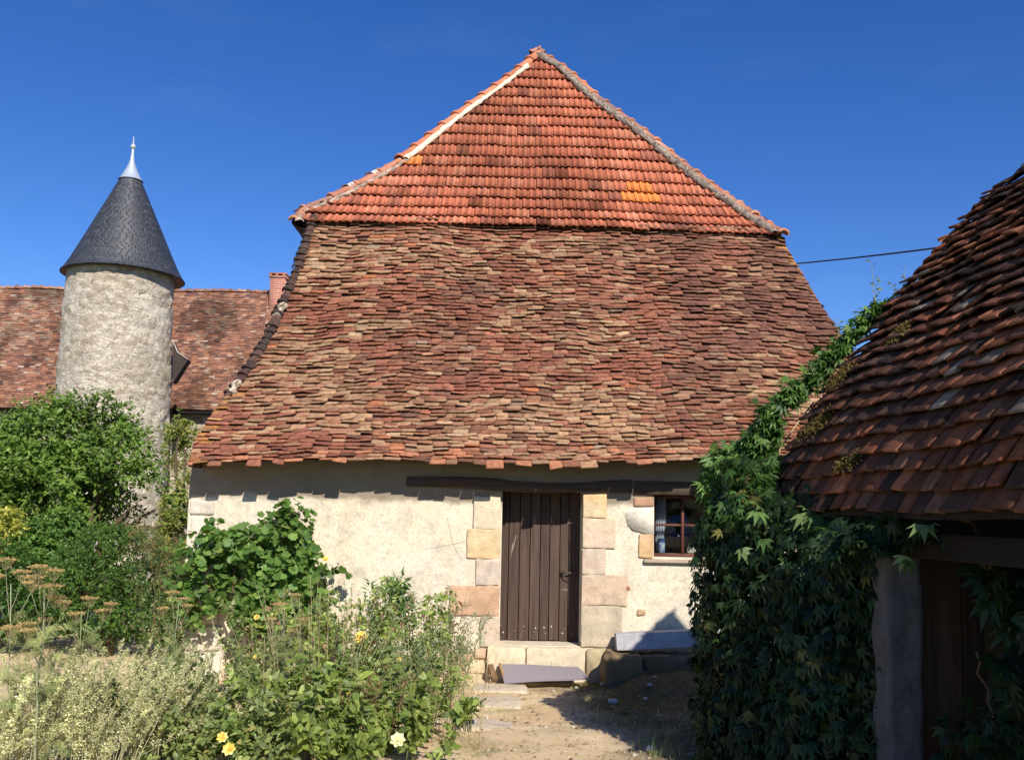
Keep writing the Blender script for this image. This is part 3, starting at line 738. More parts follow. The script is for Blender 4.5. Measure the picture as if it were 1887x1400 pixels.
# foundation stones left of the step
for i, (a, b, c, d, col) in enumerate([(846, 1196, 872, 1220, (.55, .42, .28)), (874, 1194, 896, 1212, (.6, .44, .3)), (822, 1222, 858, 1246, (.5, .34, .22)), (862, 1218, 894, 1240, (.58, .48, .32)), (800, 1200, 842, 1218, (.6, .5, .36)), (858, 1198, 868, 1214, (.4, .16, .1)),
                                       (1146, 1166, 1180, 1180, (.55, .42, .26)), (1172, 1122, 1190, 1134, (.55, .36, .22)), (1150, 1080, 1160, 1088, (.4, .18, .1))]):
    stone(a, b, c, d, col, .03, .1, .03, .014, name='rubble_stone')
# doorstep
def obox(name, parent, lo, hi, col, mat, r=.02, amp=.006, seed=1, seg=10, label=None):
    V, F = rbox(lo, hi, r, seg, amp, seed); g = Geo(); g.add(V, F, col); o = g.build(name, mat, parent, smooth=True)
    if label: o['label'] = label
    return o
zt = DZ0 - .004
x0 = fac(898, 1190).x; xm = fac(969, 1190).x; x1 = fac(1078, 1190).x; zb = -.05
obox('threshold_stone', barn, (x0, YW - .12, zb), (xm - .004, YW + .44, zt), (.70, .61, .43), M_STONE, .025, .012, 5)
obox('threshold_stone', barn, (xm + .004, YW - .10, zb), (x1, YW + .44, zt - .005), (.70, .61, .44), M_STONE, .03, .016, 6)
obox('threshold_stone', barn, (x1 + .01, YW - .09, zb), (fac(1142, 1190).x, YW + .2, zt - .02), (.50, .42, .26), M_STONE, .05, .03, 7)

# timber lintels
def beam(name, pxs, ytop, ybot, proud, label=None):
    g = Geo(); n = len(pxs); top = np.array([fac(p, t)[:] for p, t in zip(pxs, ytop)]); bot = np.array([fac(p, t)[:] for p, t in zip(pxs, ybot)])
    t = np.linspace(0, 1, 40); d = np.linspace(0, 1, n)
    I = lambda A: np.stack([np.interp(t, d, A[:, k]) for k in range(3)], 1)
    T, B = I(top), I(bot); nz = .006 * noise(t * 14, 0, 0, 4)[:, None] * np.array([0, 0, 1]); T = T + nz; B = B - nz
    back = np.array([0, .35, 0]); f = np.array([0, -proud, 0]); ch = np.array([0, 0, .012])
    g.grid(np.stack([B + back, B + f + np.array([0, .01, 0]), B + f + ch, T + f - ch, T + f + np.array([0, .01, 0]), T + back], 0), (1, 1, 1))
    for k in (0, -1):
        q = np.array([B[k] + back, B[k] + f, T[k] + f, T[k] + back]); g.add(q, np.array([(0, 1, 2, 3)]))
    o = g.build(name, M_BEAM, barn); return o
beam('lintel', [750, 800, 880, 940, 1000, 1060, 1110, 1163], [879, 878, 880, 885, 890, 890, 886, 884], [896, 897, 900, 906, 907, 906, 906, 908], .045)
beam('lintel', [1169, 1210, 1260, 1330], [886, 887, 888, 891], [910, 911, 912, 914], .045)

# door
YD = YW + .37
def dx(px, py=1050): return at(px, py, YD).x
g = Geo(); a, b = DX0 - .03, DX1 + .02; zb, ztp = DZ0 + .008, DZ1 + .05
edges = np.linspace(a, b - .02, 9) + np.array([0] + list(rng.uniform(-.012, .012, 7)) + [0])
for i in range(8):
    tint = 1 + rng.uniform(-.18, .2); yy = YD + rng.uniform(-.004, .004)
    V, F = rbox((edges[i] + .004, yy, zb + rng.uniform(0, .012)), (edges[i + 1] - .004, yy + .035, ztp), .006, 5, .002, i)
    g.add(V, F, (tint, tint, tint))
door = g.build('door', M_DOOR, barn)
g = Geo()
for i in range(8):
    for zr in (.165, .10):
        c = Vector(((edges[i] + edges[i + 1]) / 2 + rng.uniform(-.03, .03), YD - .006, zb + zr + rng.uniform(-.015, .015)))
        if rng.random() < .8: 
            V, F = rbox((c.x - .009, c.y - .006, c.z - .009), (c.x + .009, c.y + .008, c.z + .009), .009, 4, 0, 1); g = Geo(); g.add(V, F, [(.3, .26, .22), (.6, .57, .52), (.2, .15, .12)][rng.integers(3)]); g.build('nail', M_PLAIN, door)
g = Geo(); h0 = at(1036, 1055, YD - .03); h1 = at(1062, 1056, YD - .03)
g.tube([h0 + Vector((0, .04, 0)), h0, h0 + Vector((.0, -.03, 0))], [.02, .02, .014], k=10)
g.tube([h0 + Vector((0, -.03, 0)), h0 + Vector((.06, -.035, .004)), h1 + Vector((0, -.01, 0)), h1 + Vector((.07, .0, .01))], [.011, .010, .008, .008], k=8)
g.tube([h0 + Vector((.0, -.01, -.02)), h0 + Vector((.03, -.02, -.06)), h0 + Vector((.09, -.005, -.09))], .007, k=6)
g.build('latch', M_IRON, door)
g = Geo()
for (p0, p1) in (((951, 985), (940, 1030)), ((945, 1000), (941, 1022)), ((1044, 964), (1058, 963)), ((1033, 1086), (1048, 1087)), ((1020, 963), (1020, 970))):
    A = at(*p0, YD - .006); B = at(*p1, YD - .006); m = (A + B) / 2 + Vector((.004, 0, .003)); g = Geo(); g.tube([A, m, B], [.0015, .003, .0015], (.62, .55, .46), k=4); g.build('scratch', M_PLAIN, door)

# window
YG = YW + .22
win = Geo()
fx0, fx1, fz0, fz1 = WX0 + .003, WX1 - .003, WZ0 + .003, WZ1 - .003
fw = .035
def wbox(lo, hi, c=(1, 1, 1)): win.box(lo, hi, c)
wbox((fx0, YG, fz0), (fx0 + fw, YG + .05, fz1)); wbox((fx1 - fw, YG, fz0), (fx1, YG + .05, fz1))
wbox((fx0 + fw, YG, fz0), (fx1 - fw, YG + .05, fz0 + fw)); wbox((fx0 + fw, YG, fz1 - fw), (fx1 - fw, YG + .05, fz1))
window = win.build('window', M_FRAME, barn)
mu = Geo(); mx = at(1258, 970, YG).x; mz = at(1240, 967, YG).z
mu.box((mx - .016, YG - .008, fz0 + fw), (mx + .016, YG + .04, fz1 - fw)); 
mu.box((fx0 + fw, YG - .005, mz - .014), (mx - .0165, YG + .038, mz + .014)); mu.box((mx + .0165, YG - .005, mz - .014), (fx1 - fw, YG + .038, mz + .014))
mu.build('glazing_bar', M_FRAME, window)
pg = Geo(); pg.box((fx0 + .02, YG + .018, fz0 + .02), (fx1 - .02, YG + .022, fz1 - .02)); pg.build('pane', M_GLASS, window)
g = Geo(); s0 = fac(1186, 1031); s1 = fac(1330, 1041)
V, F = rbox((s0.x, YW - .06, s1.z + .012), (s1.x, YW + .21, s0.z + .014), .012, 10, .008, 3); g.add(V, F, (1, 1, 1)); g.build('window_sill', M_SILL, barn, smooth=True)

# things behind the window
g = Geo(); c0 = at(1209, 912, YG + .15); c1 = at(1227, 1015, YG + .15); n = 50
xs = np.linspace(c0.x, c1.x, n); zs = np.linspace(c1.z, fz1, 14)
X, Z = np.meshgrid(xs, zs); pinch = 1 - .25 * sstep(c1.z + .5, c1.z, Z); X = c0.x + (X - c0.x) * pinch
g.grid(np.stack([X, YG + .15 + .018 * np.sin((X - c0.x) / (c1.x - c0.x) * 26), Z], -1), (.62, .63, .66))
tag(g.build('curtain', M_CLOTH, org=None, smooth=True), 'thin white gathered curtain hanging at the left side of the small window', 'curtain')
base = at(1219, 1020, YG + .075)
prof = [(.0, 0), (.036, 0), (.042, .01), (.043, .10), (.043, .13), (.040, .135), (.040, .175), (.044, .178), (.043, .185), (.02, .186), (.0, .186)]
g = Geo(); t = np.linspace(0, 2 * math.pi, 25)
R = np.array([p[0] for p in prof]); H = np.array([p[1] for p in prof])
G = np.stack([base.x + R[:, None] * np.cos(t)[None], base.y + R[:, None] * np.sin(t)[None], fz0 + .035 + H[:, None] + 0 * t[None]], -1)
C = np.zeros((len(prof), 25, 3)); C[:] = (.75, .77, .8)
for i in range(len(prof)):
    for j in range(25):
        if .0 < H[i] < .135 and _h(i, j // 2, 3, 1) > .5: C[i, j] = (.25, .36, .6)
        if H[i] >= .135: C[i, j] = (.06, .13, .27)
g.grid(G, C); tag(g.build('jar', M_PLAIN, org=None, smooth=True), 'blue and white patterned jar behind the window pane below the curtain', 'jar')
base = at(1271, 1022, YG + .09); V, F = rbox((base.x - .06, base.y - .03, fz0 + .035), (base.x + .10, base.y + .04, fz0 + .20), .04, 10, .03, 4, 7)
V[:, 0] += (V[:, 2] - fz0) * .25
g = Geo(); g.add(V, F, (.80, .78, .62)); tag(g.build('folded_cloth', M_CLOTH, smooth=True), 'pale cream cloth bundled behind the lower right window pane', 'cloth')
# interior sill plank carrying them
g = Geo(); g.box((WX0 + .005, YG + .052, fz0 + .005), (WX1 - .005, YW + TH + .0, fz0 + .035), (1, 1, 1)); g.build('inner_sill', M_SILL, window)
bpy.context.view_layer.update()

# ------------------------------------------------------------------ things at the door
def onground(px, py, extra=0):
    Y = 8.0
    d = ray(px, py); k = d / d.y; lo, hi = 1.0, 60.0
    for _ in range(60):
        m = (lo + hi) / 2
        if EYE + k.z * m > gz(k.x * m, m): lo = m
        else: hi = m
    return Vector((k.x * lo, lo, gz(k.x * lo, lo)))

a = at(919, 1223, 11.13); b = at(1064, 1227, 11.13); c = at(1085, 1247, 10.74); d = at(929, 1256, 10.74)
n = 10; G = np.zeros((2, n, n, 3))
for i in range(n):
    for j in range(n):
        u, v = i / (n - 1), j / (n - 1)
        p = (a * (1 - u) + b * u) * (1 - v) + (d * (1 - u) + c * u) * v
        p.z += .012 * math.sin(v * 3.1) + .006 * math.sin(u * 5); G[0, j, i] = p[:]; G[1, j, i] = (p.x, p.y, p.z - .022)
g = Geo(); g.grid(G[0], (.27, .235, .245), True); g.grid(G[1], (.2, .17, .2))
for e0, e1 in ((G[0][0], G[1][0]), (G[1][-1], G[0][-1]), (G[1][:, 0], G[0][:, 0]), (G[0][:, -1], G[1][:, -1])): g.grid(np.stack([e0, e1]), (.25, .21, .24))
tag(g.build('doormat', M_CLOTH, org=((a + c) / 2)[:], smooth=False), 'grey purple mat board sloping against the doorstep', 'doormat')
for k, (q0, q1, w, lab) in enumerate((((903, 1226), (912, 1253), .07, 'short brown wooden block left of the doormat, farther from it'), ((921, 1224), (927, 1246), .035, 'thin pale wooden wedge touching the left edge of the doormat'))):
    A = at(*q0, 11.12); B = at(*q1, 10.86); B.z = max(B.z, gz(B.x, B.y)); ln = (B - A).length; T = (B - A).normalized()
    V, F = rbox((-w / 2, -.03, 0), (w / 2, .03, ln), .01, 7, .004, k); R = T.to_track_quat('Z', 'Y').to_matrix()
    g = Geo(); g.add(V @ np.array(R).T + np.array(A), F, [(1.2, 1.2, 1.1), (2.2, 2.4, 2.2)][k]); tag(g.build('wooden_block', M_SHEDWOOD, org=A[:]), lab, 'wood block')
# long grey slab by the wall
A = at(1137, 1199, 10.98); B = at(1300, 1192, 10.98); T = (B - A); ln = T.length; ang = math.atan2(T.z, T.x)
V, F = rbox((0, 0, 0), (ln + .5, .17, .19), .012, 12, .004, 5); R = np.array(Matrix.Rotation(-ang, 3, 'Y')); V = V @ R.T + np.array(A)
V[:, 1] += (V[:, 2] - A.z) * .25
g = Geo(); g.add(V, F, (.44, .44, .46)); tag(g.build('kerb_slab', M_STONE, org=A[:], smooth=True), 'long grey concrete slab leaning along the wall right of the door', 'slab')
# rough ledge stones below it
ledge = thing('stone_ledge', (A.x + .4, 10.85, gz(A.x + .4, 10.85)), 'low rubble stone ledge in shade under the grey slab', 'ledge')
xx = A.x - .15
for i, w_ in enumerate((.42, .7, .55)):
    z0 = gz(xx, 10.8); V, F = rbox((xx, 10.74 + .05 * (i % 2), z0 - .3), (xx + w_ - .01, 11.2, A.z - .012 - .012 * i), .06, 22, .07, i + 3, 4.5)
    g = Geo(); g.add(V, F, [(.22, .16, .09), (.17, .125, .075), (.2, .15, .085)][i]); g.build('ledge_stone', M_STONE, ledge, smooth=True); xx += w_
for k, (q, sx, sy, lab) in enumerate((((924, 1270), .32, .22, 'flat pale paving stone in the path nearest the doormat'), ((916, 1297), .27, .22, 'flat pale paving stone in the path, second from the doormat'), ((900, 1338), .24, .2, 'half buried paving stone in the path beside the rose bush'))):
    p = onground(*q); V, F = rbox((p.x - sx, p.y - sy, p.z - .06), (p.x + sx * .9, p.y + sy, p.z + (.035, .03, .018)[k]), .03, 12, .03, k, 4)
    g = Geo(); g.add(V, F, (.60, .52, .39)); tag(g.build('paving_stone', M_STONE, org=p[:], smooth=True), lab, 'paving stone', 'flat stones set in the path')
for k, q in enumerate([(1126, 1254), (1112, 1262), (1197, 1262), (1190, 1288), (1200, 1381), (1130, 1295)]):
    p = onground(*q); r = [.035, .03, .02, .02, .025, .04][k]
    V, F = rbox((p.x - r * 1.4, p.y - r, p.z - .01), (p.x + r, p.y + r, p.z + r * 1.1), r, 6, .006, k, 30)
    g = Geo(); g.add(V, F, (.72, .68, .6)); tag(g.build('pebble', M_STONE, org=p[:], smooth=True), ['small white stone at the shadow edge, nearest the doormat corner', 'small white stone just beyond the doormat corner in grass', 'small white stone in the shade, upper of two below the grey slab', 'small white stone in the shade, lower of two below the grey slab', 'lone white stone at the bottom of the path by the shadow', 'larger pale stone in the shadow right of the path'][k], 'stone', 'pale stones scattered beside the path')

# ------------------------------------------------------------------ TOWER
YT = 26.0
tc = at(224, 500, YT); RT = 1.43
tg = -.1
tower = thing('round_tower', (tc.x, YT, tg), 'round rubble stone tower with a dark slate cone roof', 'tower')
zr = at(232, 489, YT - RT).z + .02
g = Geo(); na, nz = 200, 150; th = np.linspace(0, 2 * math.pi, na); zz = np.linspace(tg - .3, zr + .08, nz); T2, Z2 = np.meshgrid(th, zz)
bat = 1 + .055 * np.clip((zr - Z2) / 4.2, 0, 1.6)
nx, ny = np.cos(T2) * RT, np.sin(T2) * RT
D = .05 * fbm(nx * 1.2, Z2 * 1.2, ny * 1.2, 4, 3) + .05 * fbm(nx * 5, Z2 * 7, ny * 5, 9, 3)
for (hx, hz, hw) in ((176, 524, 8), (257, 536, 8), (308, 545, 7), (250, 626, 6)):
    h = at(hx, hz, YT - 1.2); dd = np.maximum(np.abs(tc.x + nx - h.x) / .055, np.abs(Z2 - h.z) / .045)
    D = D - .14 * (dd < 1) * (ny < 0)
G = np.stack([tc.x + np.cos(T2) * (RT * bat + D), YT + np.sin(T2) * (RT * bat + D), Z2], -1)
g.grid(G); g.build('tower_wall', M_TOWER, tower, smooth=False)
za = at(241, 331, YT).z; RR, RA = 1.60, .29
def r_c(v): return RA + (RR - RA) * (1 - v) ** 1.0 + .05 * np.exp(-v * 18)
ax0 = at(241, 331, YT).x; cx0 = tc.x + .075
def P_cone(s, v):
    s = np.asarray(s, float); v = np.asarray(v, float); a = s * 2 * math.pi; r = RA + (RR - RA) * (1 - v) + .06 * np.exp(-np.maximum(v, 0) * 16)
    cx = cx0 + (ax0 - cx0) * v
    return np.stack([cx + np.cos(a) * r, YT + np.sin(a) * r, zr - .02 + (za - zr) * v + 0 * a], -1)
def col_slate(A, s, v, r):
    n = len(s); c = pal(r, n, [(.040, .042, .050), (.036, .038, .045), (.046, .049, .057), (.062, .065, .073)], [4, 3, 3, 1]); return c * (1 + r.normal(0, .1, (n, 1)))
g = Geo(); tiles(g, P_cone, 40, .17, lambda v: float(2 * math.pi * (RA + (RR - RA) * (1 - v))), col_slate, th=.006, lift=.0065, over=1.4, wj=.1, vj=.02, lj=.2, cam_h=0, seed=3, edg=.0, gapf=.002)
s_, v_ = np.meshgrid(np.linspace(0, 1, 60), np.linspace(0, 1, 30)); G = P_cone(s_, v_); G[..., 0] = tc.x + (G[..., 0] - tc.x) * .985; G[..., 1] = YT + (G[..., 1] - YT) * .985; g.grid(G, (.04, .04, .045))
G2 = np.stack([G[0], np.stack([tc.x + (G[0][:, 0] - tc.x) * .85, YT + (G[0][:, 1] - YT) * .85, G[0][:, 2] + .02], -1)]); g.grid(G2, (.05, .045, .04))
cone = g.build('slate_roof', M_SLATE, tower)
g = Geo(); zt1 = at(246, 262, YT).z; prof = [(.345, 0), (.32, .02), (.24, .18), (.165, .34), (.10, .5), (.06, .66), (.045, .82), (.04, .95), (.035, 1.0)]
ballz = at(246, 271, YT).z; tipz = at(247, 252, YT).z; H = ballz - za
prof = [(r, za - .04 + h * H * .98) for r, h in prof] + [(.08, ballz - .03), (.085, ballz), (.06, ballz + .06), (.025, ballz + .09), (.012, tipz), (.0, tipz + .01)]
t = np.linspace(0, 2 * math.pi, 25); fx = at(246, 262, YT).x
G = np.array([[(ax0 + (fx - ax0) * i / 8 * (i < 9) + (fx - ax0) * (i >= 9) + r * math.cos(a), YT + r * math.sin(a), z) for a in t] for i, (r, z) in enumerate(prof)])
g.grid(G); g.build('zinc_finial', M_ZINC, cone, smooth=True)
# small tiled canopy on the tower's right flank
g = Geo(); p0 = at(318, 628, YT - .2); p1 = at(346, 663, YT - .4); p2 = at(318, 706, YT - .3)
A0, A1, A2 = np.array(p0), np.array(p1), np.array(p2); dy = np.array([0, 1.6, 0]); mid = (A0 + A1) / 2 + np.array([-.06, 0, -.08]); dy = np.array([0, .3, 0])
g.grid(np.stack([np.stack([A0, mid, A1]), np.stack([A0, mid, A1]) + dy]), (.2, .1, .07)); g.grid(np.stack([np.stack([A1, A2]), np.stack([A1, A2]) + dy]), (.05, .04, .035))
g.add([A0, mid, A1, A2], np.array([(0, 3, 2, 1)]), (.06, .045, .04)); g.tube([A0 + np.array([0, -.02, .02]), mid + np.array([0, -.02, .02]), A1 + np.array([0, -.02, .02])], .014, (.5, .46, .4))
g.build('canopy', M_FAR, tower)

# ------------------------------------------------------------------ FARMHOUSE behind
YF = 28.0
e0 = at(-260, 757, YF); e1 = at(540, 757, YF); ez = at(200, 753, YF).z
lo, hi = YF, YF + 9
for _ in range(40):
    m = (lo + hi) / 2; q = at(200, 534, m)
    if (q.z - ez) > math.tan(rad(50)) * (m - YF): lo = m
    else: hi = m
YR, zR = lo, at(200, 534, lo).z
farm = thing('farmhouse', ((e0.x + e1.x) / 2, YF + 3, 0), 'long farmhouse with a mottled brown tile roof behind the tower', 'house')
Lf = e1.x - e0.x
def P_f(s, v):
    s = np.asarray(s, float); v = np.asarray(v, float); x = e0.x + Lf * s
    w = .05 * fbm(x * .5, v * 3, 0, 5, 2)
    return np.stack([x, YF + (YR - YF) * v - w, ez + (zR - ez) * v + .5 * w + .04 * noise(x * .4, 0, 0, 3)], -1)
def col_far(A, s, v, r):
    n = len(s); x = A[:, 0]; z = A[:, 2]
    c = pal(r, n, [(.29, .14, .09), (.23, .11, .075), (.36, .17, .10), (.17, .09, .07), (.36, .22, .15), (.42, .3, .22)], [5, 4, 3, 3, 1.2, .5])
    up = sstep(.05, .45, fbm(x * .9, z * .5, 0, 31, 3)); k = r.random(n) < up * .5 * sstep(.1, .6, v); c[k] = (.32, .21, .145)
    dk = sstep(.0, .4, fbm(x * .8 + 4, z * .6, 0, 37, 3))[:, None]; c = c * (1 - .5 * dk)
    k = (r.random(n) < .015); c[k] = (.40, .31, .23)
    return c * (1 + r.normal(0, .12, (n, 1)))
g = Geo(); tiles(g, P_f, 62, .19, lambda v: Lf, col_far, th=.02, lift=.028, over=1.3, wj=.1, vj=.1, seed=9, cam_h=0)
s_, v_ = np.meshgrid(np.linspace(0, 1, 40), np.linspace(0, 1, 10)); g.grid(P_f(s_, v_) + np.array([0, .02, -.01]), (.1, .06, .05))
G = np.array([[(e0.x, YR, zR), (e1.x, YR, zR)], [(e0.x, 2 * YR - YF, ez), (e1.x, 2 * YR - YF, ez)]]); g.grid(G, (.2, .1, .07))
rf = g.build('roof', M_FAR, farm)
g = Geo(); rp = P_f(np.linspace(0, 1, 60), np.ones(60)); half_caps(g, rp, 44, .11, [(.30, .15, .10), (.38, .22, .15), (.22, .12, .09)], 4, .1, .01); g.build('ridge_cap', M_FAR, rf)
g = Geo(); yw = YF + .35
g.grid(np.array([[(e0.x, yw, -.4), (e1.x - .1, yw, -.4)], [(e0.x, yw, ez - .02), (e1.x - .1, yw, ez - .02)]]))
for x in (e0.x + .05, e1.x - .1): g.add([(x, yw, -.4), (x, 2 * YR - YF - .3, -.4), (x, 2 * YR - YF - .3, ez), (x, YR, zR - .1), (x, yw, ez)], np.array([(0, 1, 2, 3, 4)]))
g.grid(np.array([[(e0.x, 2 * YR - YF - .3, -.4), (e1.x, 2 * YR - YF - .3, -.4)], [(e0.x, 2 * YR - YF - .3, ez), (e1.x, 2 * YR - YF - .3, ez)]]))
g.build('wall', M_TOWER, farm)
g = Geo(); g.grid(np.array([[(e0.x, YF + .02, ez - .03), (e1.x, YF + .02, ez - .03)], [(e0.x, yw, ez - .03), (e1.x, yw, ez - .03)]]), (.08, .06, .05)); g.box((e0.x, YF + .0, ez - .12), (e1.x, YF + .03, ez - .015), (.08, .06, .05)); g.build('eaves_board', M_BEAM, farm)
# chimney
cy = YR - .7; c0 = at(498, 506, cy); c1 = at(526, 506, cy); zc = c0.z
ch = Geo(); ch.box((c0.x, cy, zc - 2.2), (c1.x, cy + .95, zc - .10)); chim = ch.build('chimney', M_BRICK, farm)
ch = Geo(); w = c1.x - c0.x
ch.box((c0.x - .035, cy - .035, zc - .10), (c1.x + .035, cy + .985, zc - .035))
for q in (0, .42, .88): ch.box((c0.x - .03 + q * w, cy - .03, zc - .034), (c0.x + .05 + q * w, cy + .98, zc + .03))
ch.box((c0.x - .035, cy - .035, zc + .031), (c1.x + .035, cy + .985, zc + .07)); ch.build('chimney_cap', M_BRICK, chim)

# ------------------------------------------------------------------ SHED on the right
YS = 6.4
VP = [(1418, 938), (1440, 850), (1478, 770), (1530, 690), (1588, 620), (1652, 535), (1722, 460), (1796, 374), (1842, 334)]
vpts = []
x_e = at(1418, 938, YS).x
for (a, b) in VP:
    p = at(a, b, YS); p = at(a, b, YS + .104 * (p.x - x_e)); vpts.append(p)
vpts = np.array([p[:] for p in vpts]); dS = np.concatenate([[0], np.cumsum(np.linalg.norm(np.diff(vpts, axis=0), axis=1))]); LS = dS[-1]
dirS = np.array([.1044, -.9945, 0]); dirS /= np.linalg.norm(dirS); LEN = 6.9
Ns = np.array([-.72, -.07, .69])
def P_s(s, v):
    s = np.asarray(s, float); v = np.asarray(v, float); vc = np.clip(v, 0, 1)
    B = np.stack([np.interp(vc * LS, dS, vpts[:, k]) for k in range(3)], -1)
    B = B + ((v - vc) * LS)[..., None] * np.array([.6, 0, .8]) + (s * LEN)[..., None] * dirS
    q = s * LEN; d = .03 * fbm(q * .8, v * 2.2, 0, 71, 2) * sstep(0, .12, s) + .010 * noise(q * 3.1, v * 9, 0, 74)
    return B + (d[..., None] - .05) * Ns
def col_shed(A, s, v, r):
    n = len(s); q = s * LEN
    c = pal(r, n, [(.085, .052, .045), (.12, .065, .052), (.17, .08, .055), (.26, .11, .07), (.40, .17, .10), (.06, .042, .04), (.22, .13, .10)], [5, 5, 3.5, 2.4, 1.2, 3, 2])
    k = (fbm(q * 1.2, v * 4, 0, 81, 3) > .08) & (r.random(n) < .55); c[k] = pal(r, n, [(.30, .12, .07), (.38, .17, .10), (.2, .09, .06)], [3, 2, 3])[k]
    k = (sstep(1.6, 2.8, q) > r.random(n)) & (v > .1) & (v < .62) & (r.random(n) < .30); c[k] = pal(r, n, [(.26, .22, .18), (.22, .16, .12), (.28, .26, .22)], [2, 3, 1])[k]
    k = r.random(n) < .012; c[k] = (.30, .28, .25)
    c = c * np.array([.84, .73, .61])
    top = (v > .8)[..., None]; c = np.where(top & (r.random((n, 1)) < .6), c * .6 + np.array([.02, .02, .018]), c)
    return c * (1 + r.normal(0, .12, (n, 1)))
shed = thing('shed', (2.6, 4.5, gz(2.6, 4.5)), 'low shed with a steep dark plain tile roof and a white pillar', 'shed')
g = Geo(); tiles(g, P_s, 27, .135, lambda v: LEN, col_shed, th=.018, lift=.062, over=1.6, wj=.15, vj=.06, lj=.18, cam_h=.002, seed=15, edg=.01, tw=.24)
s_, v_ = np.meshgrid(np.linspace(0, 1, 80), np.linspace(0, 1, 40)); g.grid(P_s(s_, v_) - Ns * .012, (.05, .035, .03))
# far slope of the shed
E = P_s(np.array([0., 1.]), np.array([1., 1.])); R0, R1 = E; down = np.array([2.0, .2, -2.5])
g.grid(np.array([[R0, R1], [R0 + down, R1 + down]]), (.1, .06, .05))
roofS = g.build('tiled_roof', M_SHED, shed)
g = Geo(); rl = P_s(np.linspace(.05, 1, 60), np.full(60, 1.0)) + np.array([0, 0, -.04])
half_caps(g, rl, 24, .085, [(.10, .075, .06), (.16, .12, .09), (.08, .07, .055)], 9, .2, .015, over=.2); g.build('ridge_cap', M_SHED, roofS)
g = Geo(); ml = P_s(np.full(30, 0.), np.linspace(.80, .97, 30)) + np.array([.0, .02, .01]); mortar(g, ml, .04, .04, (.34, .28, .21), 33)
ml = P_s(np.full(30, 0.), np.linspace(.60, .86, 30)) + np.array([-.0, .03, .012]); mortar(g, ml, .03, .03, (.46, .38, .28), 35)
g.build('verge_mortar', M_STONE, roofS, smooth=False)
# carcass: gable, rafters, pillar, boards; colours lowered to paint in the shade under the eave
zE = vpts[0][2]
def el_(Y, inset=0): return x_e + .105 * (YS - Y) + inset     # x of the eave line at depth Y
g = Geo()
yg = YS - .12; xs0 = el_(yg, .28); topg = vpts[-1]
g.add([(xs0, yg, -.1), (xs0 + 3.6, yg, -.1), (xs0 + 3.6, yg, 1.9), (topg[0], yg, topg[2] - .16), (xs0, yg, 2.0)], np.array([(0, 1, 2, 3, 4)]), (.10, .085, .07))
V, F = rbox((el_(5.9, .26), 5.36, 0), (el_(5.9, .56), yg - .01, 1.96), .04, 12, .03, 5); g.add(V, F, (.25, .22, .2))
for yy in (-.4,):
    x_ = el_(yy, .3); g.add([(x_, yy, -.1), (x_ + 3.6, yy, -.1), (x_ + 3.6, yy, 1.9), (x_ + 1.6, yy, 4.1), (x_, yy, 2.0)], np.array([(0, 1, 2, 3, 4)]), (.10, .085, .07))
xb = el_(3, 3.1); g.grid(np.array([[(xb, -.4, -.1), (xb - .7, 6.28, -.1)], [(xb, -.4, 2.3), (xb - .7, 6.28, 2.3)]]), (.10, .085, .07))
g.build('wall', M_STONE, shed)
g = Geo()
for i in range(8):
    Y0 = 6.15 - i * .85; a0 = P_s(np.array([(YS - Y0) / LEN]), np.array([0.03]))[0] + np.array([.12, 0, -.09]); a1 = P_s(np.array([(YS - Y0) / LEN]), np.array([.5]))[0] + np.array([.09, 0, -.12])
    g = Geo(); T = Vector(a1 - a0); R = T.to_track_quat('Z', 'Y').to_matrix(); V, F = rbox((-.045, -.035, 0), (.045, .035, T.length), .008, 6, .004, i); g.add(V @ np.array(R).T + a0, F, (.5, .45, .4)); g.build('rafter', M_BEAM, shed)
g = Geo(); A0 = Vector((el_(6.2, .30), 6.2, 1.93)); B0 = Vector((el_(-.3, .30), -.3, 1.93)); T = B0 - A0; R = T.to_track_quat('Z', 'Y').to_matrix(); V, F = rbox((-.07, -.07, 0), (.07, .07, T.length), .012, 14, .004, 2, 2); g.add(V @ np.array(R).T + np.array(A0), F, (.2, .2, .2)); g.build('wall_plate', M_BEAM, shed)
pz = gz(2.2, 5.18)
pc = at(1655, 1200, 5.16); g = Geo(); V, F = rbox((pc.x - .10, 5.06, pz - .2), (pc.x + .10, 5.26, 1.90), .035, 60, .03, 8, 7); g.add(V, F, (.115, .112, .115)); g.build('pillar', M_STONE, shed, smooth=True)  # white pillar, its colour darkened for the eave shade
g = Geo(); xx = pc.x + .115
for i in range(5):
    w = .12 + .02 * (i % 2); yy = 5.20 + .006 * (i % 2); V, F = rbox((xx + .003, yy, pz + .03 + .02 * i), (xx + w, yy + .03, 1.86), .006, 6, .003, i); tt = .45 + .1 * math.sin(i * 2.3); g.add(V, F, (tt, tt, tt)); xx += w
g.build('board_panel', M_SHEDWOOD, shed)

# ------------------------------------------------------------------ power cable
A = at(1440, 488, 15.5); B = at(1727, 443, 11.0); C2 = B + (B - A) * 1.6
pts = []
for i in range(50):
    t = i / 49; p = A + (C2 - A) * t; p.z -= 1.0 * .28 * 4 * t * (1 - t) * .35; pts.append(p)
q = [p for p in pts]; g = Geo(); g.tube(q, .012, k=6); tag(g.build('overhead_cable', M_CABLE, org=A[:]), 'thin black overhead cable running from the barn roof to the right', 'cable')
bpy.context.view_layer.update()
